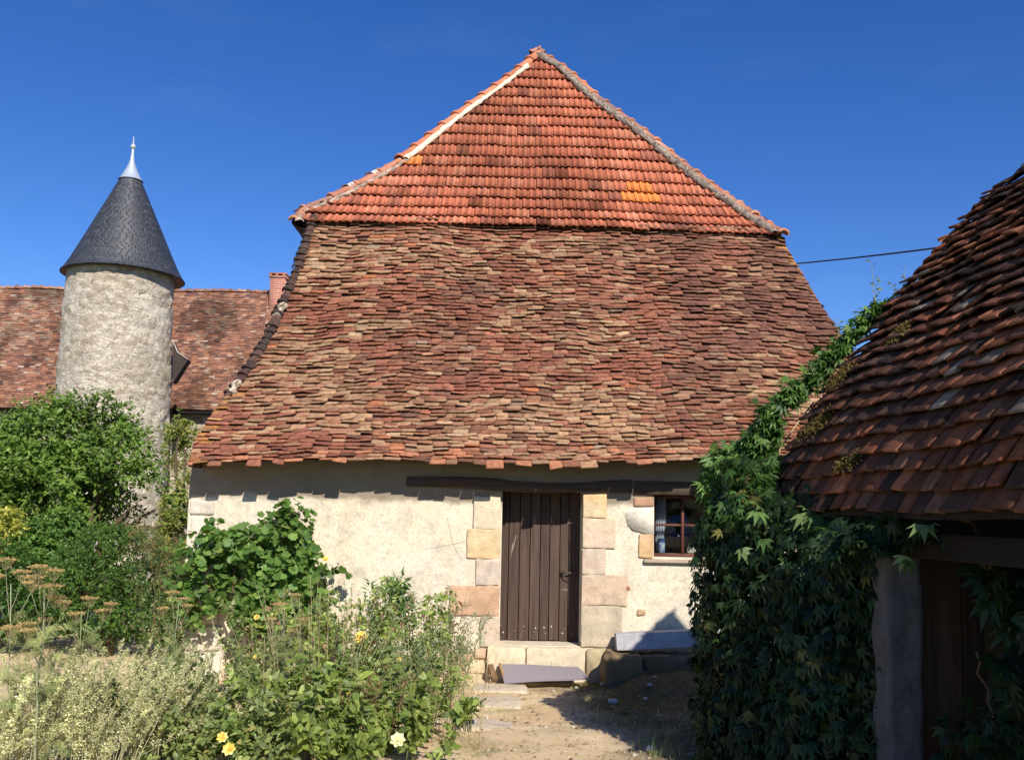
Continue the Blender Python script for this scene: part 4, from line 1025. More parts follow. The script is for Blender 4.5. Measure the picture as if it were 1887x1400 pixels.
#--PART3--
# ------------------------------------------------------------------ PLANTS
def T_(v, f): return np.array(v, float), [np.array(q) for q in f]
OVATE = T_([(0, 0, 0), (-.26, .38, .05), (.26, .38, .05), (0, .42, -.02), (0, 1, -.08), (-.17, .72, .0), (.17, .72, 0)], [[(0, 3, 1), (0, 2, 3), (1, 3, 5), (3, 2, 6), (5, 3, 4), (3, 6, 4)]])
NARROW = T_([(0, 0, 0), (-.13, .4, .03), (.13, .4, .03), (0, 1, -.12)], [[(0, 2, 1), (1, 2, 3)]])
SMALL = T_([(0, 0, 0), (-.28, .5, .06), (.28, .5, .06), (0, 1, 0)], [[(0, 2, 1), (1, 2, 3)]])
BLADE = T_([(-.02, 0, 0), (.02, 0, 0), (0, 1, 0)], [[(0, 1, 2)]])
def lobed(n_l, depth, w):
    v = [(0, .25, -.03)]; k = n_l * 2 + 1; out = [(0, -.02, 0)]
    for i in range(1, k):
        a = math.pi * 1.25 * (i / k - .5); r = (.62 if i % 2 else .62 * depth) * (1 + .25 * math.cos(a))
        out.append((math.sin(a) * r * w, .25 + math.cos(a) * r, .05 * (1 if i % 2 else -1)))
    v += out; n = len(out); return T_(v, [[(0, 1 + (i + 1) % n, 1 + i) for i in range(n)]])
GRAPE = lobed(5, .78, 1.0)
def palm():
    V = []; F = []; n = 0
    for a, L in ((-1.25, .6), (-.62, .85), (0, 1.0), (.62, .85), (1.25, .6)):
        b = np.array([(0, .0, 0), (-.155, .42, .03), (.155, .42, .03), (0, 1.05, -.26), (0, .45, -.04)]) * L
        R = np.array([[math.cos(a), math.sin(a), 0], [-math.sin(a), math.cos(a), 0], [0, 0, 1]])
        b = b @ R.T; V += list(b); F += [(n, n + 4, n + 1), (n, n + 2, n + 4), (n + 1, n + 4, n + 3), (n + 4, n + 2, n + 3)]; n += 5
    return T_(V, [F])
CREEPER = palm()
def feather():
    V = []; F = []; n = 0
    for i in range(7):
        t = .12 + i * .14
        for sg in (-1, 1):
            L = .42 * (1 - t * .5)
            b = [(0, t, 0), (sg * L * .5, t + .10, .03), (sg * L * .5, t + .2, .03), (sg * L, t + .26, -.04)]
            V += b; F += [(n, n + 1, n + 2) if sg > 0 else (n, n + 2, n + 1), (n + 1, n + 3, n + 2) if sg > 0 else (n + 1, n + 2, n + 3)]; n += 4
    return T_(V, [F])
PINNATE = feather()

def nrm(a): return a / (np.linalg.norm(a, axis=-1, keepdims=True) + 1e-9)
def put_leaves(geo, pos, dr, up, size, col, tmpl):
    V, Fs = tmpl; pos = np.asarray(pos, float); n = len(pos)
    if n == 0: return
    y = nrm(dr); x = nrm(np.cross(y, up)); z = np.cross(x, y); size = np.broadcast_to(size, (n,))
    W = pos[:, None] + size[:, None, None] * (V[None, :, 0:1] * x[:, None] + V[None, :, 1:2] * y[:, None] + V[None, :, 2:3] * z[:, None])
    off = (np.arange(n) * len(V))[:, None, None]
    geo.add(W.reshape(-1, 3), [(F[None] + off).reshape(-1, F.shape[1]) for F in Fs], np.repeat(col, len(V), 0))
def leafcol(r, n, cols, w=None, var=.16, pos=None, clump=.35):
    cols = np.array(cols, float); p = None if w is None else np.array(w, float) / sum(w)
    c = cols[r.choice(len(cols), n, p=p)]
    if pos is not None: c = c * (1 + clump * fbm(pos[:, 0] * 2.2, pos[:, 1] * 2.2, pos[:, 2] * 2.2, 17, 2))[:, None]
    return (c * (1 + r.normal(0, var, (n, 1)))).clip(.005, .9)
def sprigs(geo, stem, r, O, D, L, nl, size, tmpl, cols, w=None, droop=.3, spread=1.0, var=.16, stemw=.003, stemcol=(.12, .12, .05), clump=.35, upb=.6):
    """leafy shoots: O origins, D directions, nl leaves on each"""
    n = len(O); D = nrm(D); L = np.broadcast_to(L, (n,)) * r.uniform(.7, 1.25, n); t = (np.arange(nl) + .7) / nl
    def curve(tt): return O[:, None] + D[:, None] * (L[:, None] * tt[None])[..., None] + np.array([0, 0, -1.0]) * (droop * L[:, None] * (tt ** 2)[None])[..., None]
    Pp = curve(t).reshape(-1, 3)
    side = r.normal(size=(n, nl, 3)); side = side - (side * D[:, None]).sum(-1, keepdims=True) * D[:, None]; side = nrm(side)
    dr = (D[:, None] * .55 + side * spread + np.array([0, 0, -.15])).reshape(-1, 3)
    up = (r.normal(size=(n * nl, 3)) * .45 + np.array([0, 0, upb]) + np.repeat(D, nl, 0) * .3 + np.array([.12, -.6, .1]))
    sz = size * r.uniform(.65, 1.25, n * nl)
    put_leaves(geo, Pp + r.normal(0, size * .15, (n * nl, 3)), dr, up, sz, leafcol(r, n * nl, cols, w, var, Pp, clump), tmpl)
    if stem is not None:
        tt = np.linspace(0, 1, 4); C = curve(tt)
        for i in range(n): stem.tube(C[i], [stemw, stemw * .8, stemw * .6, stemw * .3], stemcol, 3, False)
def blob_points(r, blobs, n, inner=.35, gap=.15, s=3, gscale=1.6):
    vol = np.array([b[3] ** 2 for b in blobs]); vol = vol / vol.sum(); out = []; dd = []
    while sum(len(o) for o in out) < n:
        m = n; k = r.choice(len(blobs), m, p=vol); B = np.array([b[:4] for b in blobs])[k]; asp = np.array([(b[4] if len(b) > 4 else 1.0) for b in blobs])[k]
        d = nrm(r.normal(size=(m, 3))); q = r.uniform(inner, 1, m) ** .6
        off = d * q[:, None] * B[:, 3:4]; off[:, 2] *= asp; P = B[:, :3] + off
        ok = fbm(P[:, 0] * gscale, P[:, 1] * gscale, P[:, 2] * gscale, s, 2) > -1 + gap * 4
        ok &= P[:, 2] > ground_z(P[:, 0], P[:, 1]) + .03
        out.append(P[ok]); dd.append(d[ok])
    return np.concatenate(out)[:n], np.concatenate(dd)[:n]
def B3(px, py, Y, r_, asp=1.0):
    p = at(px, py, Y); return (p.x, p.y, p.z, r_, asp)
def trunk(geo, base, tips, r0, col, r, k=7):
    for tp in tips:
        n = 9; t = np.linspace(0, 1, n)[:, None]; b = np.array(base, float); e = np.array(tp, float)
        m = b * (1 - t) + e * t; m[:, 2] += (e[2] - b[2]) * .22 * np.sin(t[:, 0] * math.pi); m[1:-1] += r.normal(0, .03 * np.linalg.norm(e - b), (n - 2, 3)) * .5
        geo.tube(m, r0 * (1 - .8 * t[:, 0]), col, k)

GREEN = [(.055, .115, .018), (.075, .145, .022), (.10, .18, .03), (.14, .22, .045)]
def shrub(name, label, cat, blobs, base, n, L, nl, size, tmpl, cols, w=None, seed=1, droop=.3, tr=.05, gap=.15, inner=.4, stemcol=(.12, .09, .05), upd=.5, mat=None, tips=None, var=.16, clump=.35, spread=1.0, gscale=1.6, group=None, extra=None):
    r = np.random.default_rng(seed); root = thing(name, base, label, cat, group)
    O, D = blob_points(r, blobs, n, inner, gap, seed, gscale); g = Geo(); st = Geo()
    sprigs(g, st if n < 900 else None, r, O, D + r.normal(0, .35, D.shape) + np.array([0, 0, upd]), L, nl, size, tmpl, cols, w, droop, spread, var, clump=clump)
    if extra: extra(g)
    g.build('foliage', mat or M_LEAF, root)
    trunk(st, base, tips if tips is not None else [b[:3] for b in blobs], tr, stemcol, r); st.build('trunk' if tr > .03 else 'stems', M_BARK, root)
    return root

# tall bushy tree left of the tower foot
Yt = 15.0
bl = [B3(40, 890, Yt, .85), B3(130, 850, Yt, .85), B3(195, 890, Yt - .3, .75), B3(255, 930, Yt - .2, .5), B3(95, 925, Yt - .4, .72), B3(-60, 880, Yt, 1.1), B3(-190, 900, Yt, 1.2), B3(170, 795, Yt, .45, 1.2), B3(105, 790, Yt, .4, 1.2),
      B3(232, 845, Yt, .38), B3(285, 940, Yt, .33), B3(205, 925, Yt, .55), B3(30, 820, Yt, .5), B3(300, 965, Yt - .2, .3)]
gb = at(120, 1180, Yt)
def tree_tops(g):
    r = np.random.default_rng(5)
    tops = [(110, 742), (128, 735), (165, 728), (182, 722), (200, 745), (228, 745), (236, 760), (150, 745), (60, 770), (85, 760), (20, 780), (280, 800), (265, 815), (300, 880), (318, 915), (216, 770), (175, 750)]
    O = np.array([at(a, b + 26, Yt)[:] for a, b in tops for _ in range(3)]) + r.normal(0, .06, (len(tops) * 3, 3)); D = np.tile([[0, 0, 1.]], (len(O), 1)) + r.normal(0, .3, (len(O), 3))
    sprigs(g, g, r, O, D, .38, 12, .085, OVATE, [(.10, .18, .025), (.15, .25, .04), (.2, .3, .06)], droop=.1)
shrub('bushy_tree', 'tall bright green bushy tree in front of the tower foot', 'tree', bl, (gb.x, Yt, gz(gb.x, Yt)), 5600, .40, 9, .080, OVATE, [(.085, .155, .022), (.12, .205, .03), (.165, .255, .04), (.23, .32, .06)], [3, 4, 3, 1.5], 21, tr=.10, gap=.24, inner=.45, gscale=1.5, extra=tree_tops)
Yb = 12.9
shrub('round_shrub', 'dense round dark green shrub left of the barn corner', 'shrub', [B3(205, 1072, Yb, .78, .95), B3(160, 1100, Yb, .5), B3(255, 1105, Yb, .5), B3(200, 1020, Yb, .38)], (at(205, 1100, Yb).x, Yb, -.03), 2600, .13, 9, .042, SMALL,
      [(.055, .115, .018), (.08, .155, .025), (.125, .21, .035)], [3, 4, 2], 31, gap=.1, inner=.72, tr=.03, clump=.25)
shrub('round_shrub', 'dark green shrub cut by the left frame edge behind the dry umbels', 'shrub', [B3(-10, 1085, Yb, .65), B3(30, 1120, Yb, .4)], (at(0, 1100, Yb).x, Yb, -.03), 1300, .13, 9, .05, SMALL, [(.045, .10, .015), (.06, .13, .02), (.09, .17, .03)], None, 32, gap=.1, inner=.6, tr=.03)
shrub('yellow_shrub', 'yellow leaved shrub at the left frame edge under the bushy tree', 'shrub', [B3(-5, 985, 13.6, .40), B3(-50, 1000, 13.6, .4), B3(20, 965, 13.6, .2)], (at(0, 1100, 13.6).x, 13.6, -.03), 420, .12, 8, .06, OVATE, [(.50, .48, .08), (.62, .58, .14), (.36, .40, .06)], None, 33, gap=.15, tr=.02)
shrub('broadleaf_bush', 'mid green broadleaf bush between the yellow and the round shrub', 'shrub', [B3(80, 1010, 13.9, .40), B3(50, 1050, 13.8, .35), B3(110, 985, 13.9, .3)], (at(90, 1100, 13.9).x, 13.9, -.03), 900, .2, 8, .075, OVATE, [(.06, .13, .02), (.10, .19, .03), (.15, .24, .05)], None, 34, tr=.03)
shrub('reddish_shrub', 'loose shrub with reddish young leaves between the round shrub and the barn', 'shrub', [B3(300, 1015, 12.2, .16), B3(322, 1070, 12.2, .18, 1.5), B3(262, 992, 12.4, .14), B3(326, 1130, 12.0, .18, 1.5)], (at(300, 1150, 12.2).x, 12.2, -.03), 330, .2, 9, .05, NARROW, [(.14, .20, .05), (.30, .14, .07), (.22, .25, .08), (.4, .2, .08)], [4, 1.3, 3, .8], 35, tr=.015, gap=.1)
# climber on the tower's right flank
shrub('tower_climber', 'yellow green climber running up the right side of the tower', 'vine', [B3(318, 775, 24.5, .26, 1.2), B3(325, 830, 24.5, .30, 1.4), B3(330, 880, 24.5, .30, 1.5), B3(325, 930, 24.5, .36, 1.5), B3(322, 985, 24.5, .40, 1.4), B3(345, 800, 24.7, .22, 1.6)], (at(326, 1100, 24.5).x, 24.5, -.03), 900, .2, 8, .085, OVATE, [(.30, .30, .06), (.20, .26, .05), (.10, .18, .03), (.40, .36, .12)], [4, 3, 2, 2], 36, tr=.05, gap=.2, inner=.3, droop=.6)

# low garden wall remains behind the barn's left side
# grapevine against the facade
Yv = 10.98
def wallblob(px, py, rr, asp=1.0, Y=Yv): return B3(px, py, Y, rr, asp)
bl = [wallblob(342, 1040, .16, 1.2), wallblob(352, 1090, .14), wallblob(398, 1005, .22), wallblob(440, 1010, .22), wallblob(480, 1000, .22, 1.1), wallblob(515, 980, .20), wallblob(538, 958, .15, 1.3), wallblob(548, 1030, .24), wallblob(570, 1090, .24, 1.2), wallblob(500, 1060, .26), wallblob(455, 1060, .22), wallblob(405, 1090, .17),
      wallblob(385, 1050, .14), wallblob(520, 1130, .26), wallblob(580, 1150, .22), wallblob(600, 1190, .18), wallblob(365, 1120, .12, 1.3), wallblob(470, 1120, .2)]
vb = at(470, 1262, 10.95)
def vine_tops(g):
    r = np.random.default_rng(8)
    O = np.array([at(a, b, Yv)[:] for a, b in ((538, 985), (545, 975), (532, 975), (560, 1010), (575, 1060), (580, 1110), (395, 1000), (350, 1030), (602, 1190), (548, 1000), (590, 1055), (378, 1010))]); D = np.array([(0, 0, 1), (.05, 0, 1), (-.1, 0, 1), (.2, 0, .9), (1, -.1, .3), (1, -.2, .1), (-.2, 0, 1), (-.6, 0, .6), (1, -.2, .2), (.0, -.1, 1), (1, -.1, .35), (-.5, 0, .8)], float)
    sprigs(g, g, r, O, D, .40, 10, .075, GRAPE, [(.07, .15, .025), (.12, .21, .04)], droop=.25)
gv = shrub('grapevine', 'green grapevine climbing the left part of the cream facade', 'vine', bl, (vb.x, 10.95, gz(vb.x, 10.95)), 760, .15, 4, .088, GRAPE, [(.10, .195, .04), (.14, .24, .05), (.19, .29, .065), (.32, .38, .09)], [4, 4, 2, .5], 41, droop=.5, tr=.028, gap=.16, inner=.1, tips=[at(a, b, Yv)[:] for a, b in ((400, 1010), (540, 950), (350, 1060), (580, 1050), (480, 1000))], extra=vine_tops)

# tall loose bush in front of the vine, then the rose bush and its neighbours
def stemplant(name, label, cat, base, spreadx, spready, nst, h, nl, size, tmpl, cols, w=None, seed=1, lean=.25, droop=.15, mat=None, stemw=.004, stemcol=(.16, .17, .06), upper=.15, sub=0, group=None, hj=.25, var=.16, upb=.6, clump=.3):
    r = np.random.default_rng(seed); root = thing(name, base, label, cat, group); g = Geo(); st = Geo()
    bx = base[0] + r.normal(0, spreadx, nst).clip(-1.6 * spreadx, 1.6 * spreadx); by = base[1] + r.normal(0, spready, nst).clip(-1.7 * spready, 1.7 * spready); bz = ground_z(bx, by)
    H = h * (1 + r.uniform(-hj, hj, nst)); LN = r.normal(0, lean, (nst, 2)).clip(-1.5 * lean, 1.5 * lean) + np.stack([(bx - base[0]) * .5, (by - base[1]) * .3], 1)
    for i in range(nst):
        t = np.linspace(0, 1, 6); P = np.stack([bx[i] + LN[i, 0] * H[i] * t ** 1.5, by[i] + LN[i, 1] * H[i] * t ** 1.5, bz[i] + H[i] * (t - .12 * abs(LN[i, 0]) * t ** 2)], 1)
        st.tube(P, stemw * (1 - .6 * t), stemcol, 4)
        m = nl; tt = r.uniform(upper, 1, m); Q = np.stack([np.interp(tt, t, P[:, k]) for k in range(3)], 1)
        if sub:
            sd = r.normal(size=(m, 3)); sd[:, 2] = abs(sd[:, 2]) * .6 + .3
            sprigs(g, None, r, Q, sd, sub * (1.15 - .6 * tt), 7, size, tmpl, cols, w, droop, 1.0, var, clump=clump, upb=upb)
        else:
            a = r.uniform(0, 2 * math.pi, m); dr = np.stack([np.cos(a), np.sin(a), r.uniform(-.2, .6, m)], 1)
            put_leaves(g, Q, dr, r.normal(0, .3, (m, 3)) + np.array([0, -.25, 1.]), size * r.uniform(.6, 1.25, m) * (1.2 - .5 * tt), leafcol(r, m, cols, w, var, Q, clump), tmpl)
    g.build('foliage', mat or M_LEAF, root); st.build('stems', M_BARK, root); return root
def gp(px, Y): p = at(px, 1300, Y); return (p.x, Y, gz(p.x, Y))
MID = [(.17, .23, .07), (.24, .30, .10), (.34, .38, .14), (.44, .43, .2), (.30, .21, .13)]
stemplant('leafy_perennial', 'tall small leaved perennial in front of the grapevine foot', 'plant', gp(505, 9.8), .26, .2, 22, .92, 17, .055, OVATE, MID, [4, 4, 3, 1.5, 1], 51, sub=.17, lean=.14)
stemplant('leafy_perennial', 'dark mixed perennial at the barn corner left of the corner stones', 'plant', gp(296, 10.9), .13, .15, 14, 1.2, 20, .05, OVATE, [(.07, .12, .03), (.11, .17, .04), (.2, .2, .07)], None, 52, sub=.13, lean=.08)
rose = stemplant('rose_bush', 'rose bush with yellow blooms left of the path', 'rose bush', gp(680, 9.3), .38, .3, 32, .98, 16, .062, OVATE, [(.19, .27, .06), (.28, .35, .08), (.40, .43, .12), (.34, .18, .12)], [4, 4, 2.5, .8], 53, sub=.18, lean=.15)
stemplant('leafy_perennial', 'fine leaved green bush at the right end of the flower bed', 'plant', gp(790, 8.6), .17, .3, 24, .80, 26, .04, NARROW, [(.17, .23, .10), (.24, .30, .13), (.34, .37, .2)], None, 54, sub=.14, lean=.10, hj=.3)
stemplant('leafy_perennial', 'pinkish green seeding plant behind the fine leaved bush', 'plant', gp(770, 9.7), .2, .15, 16, .95, 22, .035, SMALL, [(.2, .22, .08), (.32, .2, .14), (.15, .22, .06), (.4, .3, .2)], None, 55, sub=.13, lean=.10)
stemplant('broadleaf_plant', 'light green broad pointed leaves in the middle foreground', 'plant', gp(630, 7.2), .42, .3, 26, .55, 16, .12, OVATE, [(.23, .31, .07), (.31, .38, .10), (.15, .22, .05), (.40, .42, .14)], None, 56, lean=.3, upper=.25)
stemplant('broadleaf_plant', 'pale green broad leaved plant left of centre at the bottom', 'plant', gp(470, 6.9), .35, .3, 20, .52, 14, .10, OVATE, [(.22, .28, .10), (.31, .36, .14), (.42, .40, .18)], None, 57, lean=.3, upper=.2)
stemplant('weedy_bush', 'mixed yellow green weeds right of the pale dry bush', 'weeds', gp(365, 7.4), .24, .3, 24, .52, 18, .05, OVATE, [(.18, .23, .08), (.27, .30, .11), (.40, .36, .16), (.13, .17, .06)], [3, 3, 1, 3], 58, sub=.14, lean=.25)
stemplant('weed_patch', 'bright green mixed weeds along the bottom of the photo, centre', 'weeds', gp(650, 6.5), .40, .2, 24, .36, 14, .075, OVATE, [(.22, .30, .065), (.31, .37, .09), (.14, .2, .045)], None, 66, sub=.12, lean=.35, hj=.6)
stemplant('weed_patch', 'yellow tinged weeds at the bottom edge beside the pale dry bush', 'weeds', gp(400, 6.3), .28, .2, 28, .36, 16, .055, OVATE, [(.20, .26, .08), (.30, .34, .11), (.14, .19, .06), (.5, .42, .14)], [4, 3, 3, .5], 67, sub=.12, lean=.35, hj=.6)
stemplant('dry_stalks', 'tall bare dry tan stalks mixed into the flower bed', 'weeds', gp(560, 8.0), .5, .4, 46, .95, 16, .03, NARROW, [(.55, .44, .24), (.44, .34, .18), (.36, .34, .14)], None, 69, lean=.10, stemcol=(.45, .36, .2), upper=.6, stemw=.0035, hj=.4)
stemplant('dry_stalks', 'short dry straw coloured stalks at the path side of the bed', 'weeds', gp(790, 7.6), .28, .5, 40, .5, 14, .03, NARROW, [(.58, .47, .26), (.48, .38, .2), (.3, .32, .12)], None, 70, lean=.2, stemcol=(.5, .4, .22), upper=.5, stemw=.003, hj=.5)
stemplant('broadleaf_plant', 'group of large drooping pointed leaves at the bottom centre', 'plant', gp(600, 6.9), .30, .15, 16, .62, 12, .15, OVATE, [(.25, .35, .07), (.34, .42, .10), (.17, .25, .055)], None, 71, lean=.3, upper=.3)
stemplant('reddish_weeds', 'reddish dry stalks under the broad pointed leaves', 'weeds', gp(560, 6.9), .5, .2, 30, .5, 14, .035, NARROW, [(.22, .12, .06), (.3, .22, .09), (.18, .22, .06)], None, 68, sub=.1, lean=.15, stemcol=(.24, .12, .07))
stemplant('dark_shrub', 'dark green low growth filling the bed under the rose', 'shrub', gp(620, 8.3), .42, .35, 30, .55, 15, .06, OVATE, [(.13, .19, .06), (.19, .25, .08), (.27, .32, .12)], None, 59, sub=.15, lean=.2)
stemplant('purple_spike_plant', 'dark purple flower spikes amid the green bed', 'flower', gp(572, 8.0), .10, .1, 7, .95, 60, .03, SMALL, [(.12, .05, .08), (.18, .07, .12), (.1, .08, .05)], None, 60, lean=.08, upper=.5)
stemplant('purple_spike_plant', 'small purple spikes beside the topmost yellow rose', 'flower', gp(628, 9.0), .08, .1, 7, 1.0, 60, .03, SMALL, [(.14, .06, .08), (.2, .1, .12), (.12, .12, .05)], None, 61, lean=.08, upper=.6)
stemplant('mallow', 'single low mallow with big round leaves at the path edge', 'plant', onground(872, 1345)[:], .07, .06, 7, .24, 3, .13, GRAPE, [(.16, .25, .09), (.22, .32, .12)], None, 62, lean=.35, upper=.7)
stemplant('fern_weed', 'small green weed tuft growing at the foot of the right door jamb', 'weeds', onground(1108, 1240)[:], .10, .06, 14, .2, 12, .05, PINNATE, [(.12, .2, .05), (.2, .28, .08)], None, 63, lean=.4)
stemplant('step_weed', 'tiny weed in the crack of the doorstep above the doormat', 'weeds', at(1012, 1222, 11.12)[:], .03, .01, 4, .18, 6, .05, OVATE, [(.08, .15, .04)], None, 64, lean=.4)
st_ = COL.objects['step_weed']
stemplant('elder_shoot', 'upright shoot with long leaflets rising left of the orange quoin', 'plant', gp(722, 9.8), .10, .1, 8, 1.12, 12, .11, NARROW, [(.09, .17, .04), (.14, .23, .06)], None, 65, sub=.14, lean=.05, upper=.6, hj=.12)

def bloom(parent, p, s, cols, seed):
    r = np.random.default_rng(seed); g = Geo(); p = np.array(p)
    for ring, (n, tilt, sc) in enumerate(((7, .25, 1.0), (7, .7, .85), (6, 1.3, .65), (4, 2.6, .45))):
        a = np.arange(n) / n * 2 * math.pi + ring * .5; out = np.stack([np.cos(a), np.sin(a) * 1, np.full(n, tilt)], 1) @ np.array([[1, 0, 0], [0, .6, .8], [0, -.8, .6]])
        put_leaves(g, np.tile(p, (n, 1)), out, np.tile([[0, -.8, .6]], (n, 1)) - out * .3, s * sc, leafcol(r, n, cols, None, .05), (OVATE[0] * np.array([1.7, 1, 1]), OVATE[1]))
    return g.build('bloom', M_LEAFM, parent)
YEL = [(.85, .68, .16), (.88, .76, .30), (.80, .55, .10)]
for i, (px, py, Y, s) in enumerate([(665, 1174, 8.5, .07), (473, 1137, 9.3, .035), (534, 1266, 6.9, .042), (641, 1271, 6.8, .034), (733, 1363, 6.2, .055), (422, 1380, 5.9, .045), (410, 1358, 6.0, .04), (600, 1030, 10.7, .04), (630, 1232, 7.9, .022), (470, 1210, 8.8, .02), (735, 1215, 8.2, .025)]):
    b = bloom(rose, at(px, py, Y)[:], s, YEL if i not in (2, 4) else [(.86, .80, .52), (.8, .75, .45)], i)
p = onground(912, 1257); yf = Geo(); r = np.random.default_rng(3)
root = thing('yellow_flower', p[:], 'tiny yellow flower by the wooden block left of the doormat', 'flower'); bloom(root, (p.x, p.y, p.z + .06), .028, [(.85, .6, .03)], 99); yf.tube([(p.x, p.y, p.z), (p.x, p.y, p.z + .06)], .003, (.1, .15, .05), 4); yf.build('stem', M_BARK, root)
# fallen yellow petals / small yellow leaves stay with the rose foliage

# pale dry mugwort clump, foreground left
r = np.random.default_rng(77); base = gp(170, 6.1); root = thing('mugwort_clump', base, 'big pale cream green feathery dry bush in the left foreground', 'bush'); g = Geo(); st = Geo()
N = 300; bx = base[0] + r.uniform(-.62, .46, N); by = base[1] + r.uniform(-.65, .75, N); bz = ground_z(bx, by); H = r.uniform(.40, .86, N) * (1 - .22 * ((bx - base[0] + .1) / .75) ** 2)
for i in range(N):
    t = np.linspace(0, 1, 6); lx = r.normal(.12, .2); ly = r.normal(-.03, .12); P = np.stack([bx[i] + lx * t ** 1.6 + .02 * np.sin(t * 5 + i), by[i] + ly * t ** 1.6, bz[i] + H[i] * t], 1)
    st.tube(P, .0035 * (1 - .6 * t), (.42, .40, .22), 3)
    m = 30; tone = r.uniform(.8, 1.4); tt = 1 - .62 * r.random(m) ** 1.2; Q = np.stack([np.interp(tt, t, P[:, k]) for k in range(3)], 1); a = r.uniform(0, 6.28, m); D = np.stack([np.cos(a), np.sin(a), r.uniform(.4, 1.4, m)], 1)
    sprigs(g, None, r, Q, D * np.array([.6, .6, 1.3]), .07 * (1.35 - tt), 7, .015, SMALL, np.array([(.56, .53, .28), (.46, .46, .22), (.62, .58, .36), (.32, .35, .14)]) * tone, [4, 3, 2, 2], .1, 1.0, .12)
g.build('foliage', M_LEAFM, root); st.build('stems', M_BARK, root)

# dry umbels on tall stalks
def umbel_plant(label, px_top, py_top, Y, tops, seed, thick=.006, stalkcol=(.26, .29, .14), px_base=None):
    r = np.random.default_rng(seed); b = gp(px_base if px_base is not None else px_top, Y); root = thing('fennel', b, label, 'fennel', 'fennel stalks with dry umbels in the left foreground')
    st = Geo(); tip = np.array(at(px_top, py_top, Y)); t = np.linspace(0, 1, 8)[:, None]; P = np.array(b) * (1 - t) + tip * t; P[1:-1, 0] += r.normal(0, .006, 6); st.tube(P, thick * (1 - .45 * t[:, 0]), stalkcol, 6)
    lv = Geo()
    for i in range(16):
        q = P[0] + (P[-1] - P[0]) * r.uniform(.15, .8); a = r.uniform(0, 6.28); D = np.array([[math.cos(a), math.sin(a), .7]]); sprigs(lv, lv, r, q[None], D, .22, 9, .06, PINNATE, [(.22, .27, .10), (.34, .34, .14)], None, .3, 1., .1, .002, (.3, .32, .16))
    lv.build('foliage', M_LEAFM, root)
    for (ux, uy, w) in tops:
        c = np.array(at(ux, uy, Y + r.uniform(-.15, .15))); f = np.array([c[0] * .35 + tip[0] * .65, (c[1] + tip[1]) / 2, min(c[2], tip[2]) - .16 - r.uniform(0, .1)])
        o0 = P[0] + (P[-1] - P[0]) * np.clip((f[2] - P[0][2]) / (P[-1][2] - P[0][2]), .2, 1)
        u = Geo(); hub = c + np.array([0, 0, -.05 - w * .35]); u.tube([o0, (o0 + hub) / 2 + np.array([0, 0, -.02]), hub], [.003, .0025, .002], stalkcol, 4)
        for k in range(18):
            a = k * 2.4; rr = w * math.sqrt((k + .5) / 18); e = c + np.array([math.cos(a) * rr, math.sin(a) * rr, -.12 * rr * rr / w + r.uniform(-.004, .004)]); u.tube([hub, (hub + e) / 2 + np.array([0, 0, -.008]), e], .0012, (.42, .36, .18), 3, False)
            n = 16; a2 = r.uniform(0, 6.28, n); r2 = .016 * np.sqrt(r.random(n)); pp = e + np.stack([np.cos(a2) * r2, np.sin(a2) * r2, r.uniform(-.003, .006, n)], 1)
            put_leaves(u, pp, r.normal(size=(n, 3)) + np.array([0, 0, .6]), r.normal(size=(n, 3)), .011, leafcol(r, n, [(.50, .36, .16), (.58, .43, .19), (.40, .29, .13)], None, .15), SMALL)
        u.build('umbel', M_LEAFM, root)
    st.build('stalk', M_BARK, root)
umbel_plant('fennel stalk with brown umbels nearest the left frame edge', 20, 1075, 5.6, [(12, 1030, .055), (40, 1052, .05), (62, 1062, .06), (20, 1155, .05), (52, 1160, .05), (-10, 1060, .05)], 1, .005, (.33, .33, .20), 24)
umbel_plant('thick fennel stalk with a wide brown umbel head, second from the left', 82, 1075, 5.5, [(72, 1043, .05), (100, 1050, .05), (92, 1078, .07), (60, 1072, .05), (52, 1148, .05), (85, 1140, .04), (103, 1100, .05)], 2, .008, (.26, .28, .16), 72)
umbel_plant('thin fennel with flat umbels above the pale dry bush', 150, 1125, 6.0, [(118, 1108, .045), (165, 1101, .05), (190, 1124, .045), (140, 1130, .05), (205, 1112, .03)], 3, .005)
umbel_plant('fennel stalk rising in front of the grapevine', 522, 1130, 8.0, [(515, 1112, .07), (545, 1095, .05), (500, 1140, .045), (560, 1140, .05), (540, 1160, .04)], 4, .004, (.30, .33, .24), 521)
umbel_plant('thin fennel leaning over the weeds left of the barn corner', 330, 1110, 7.6, [(318, 1090, .05), (338, 1102, .045), (300, 1120, .04), (345, 1115, .04)], 5, .005, (.3, .34, .2), 300)

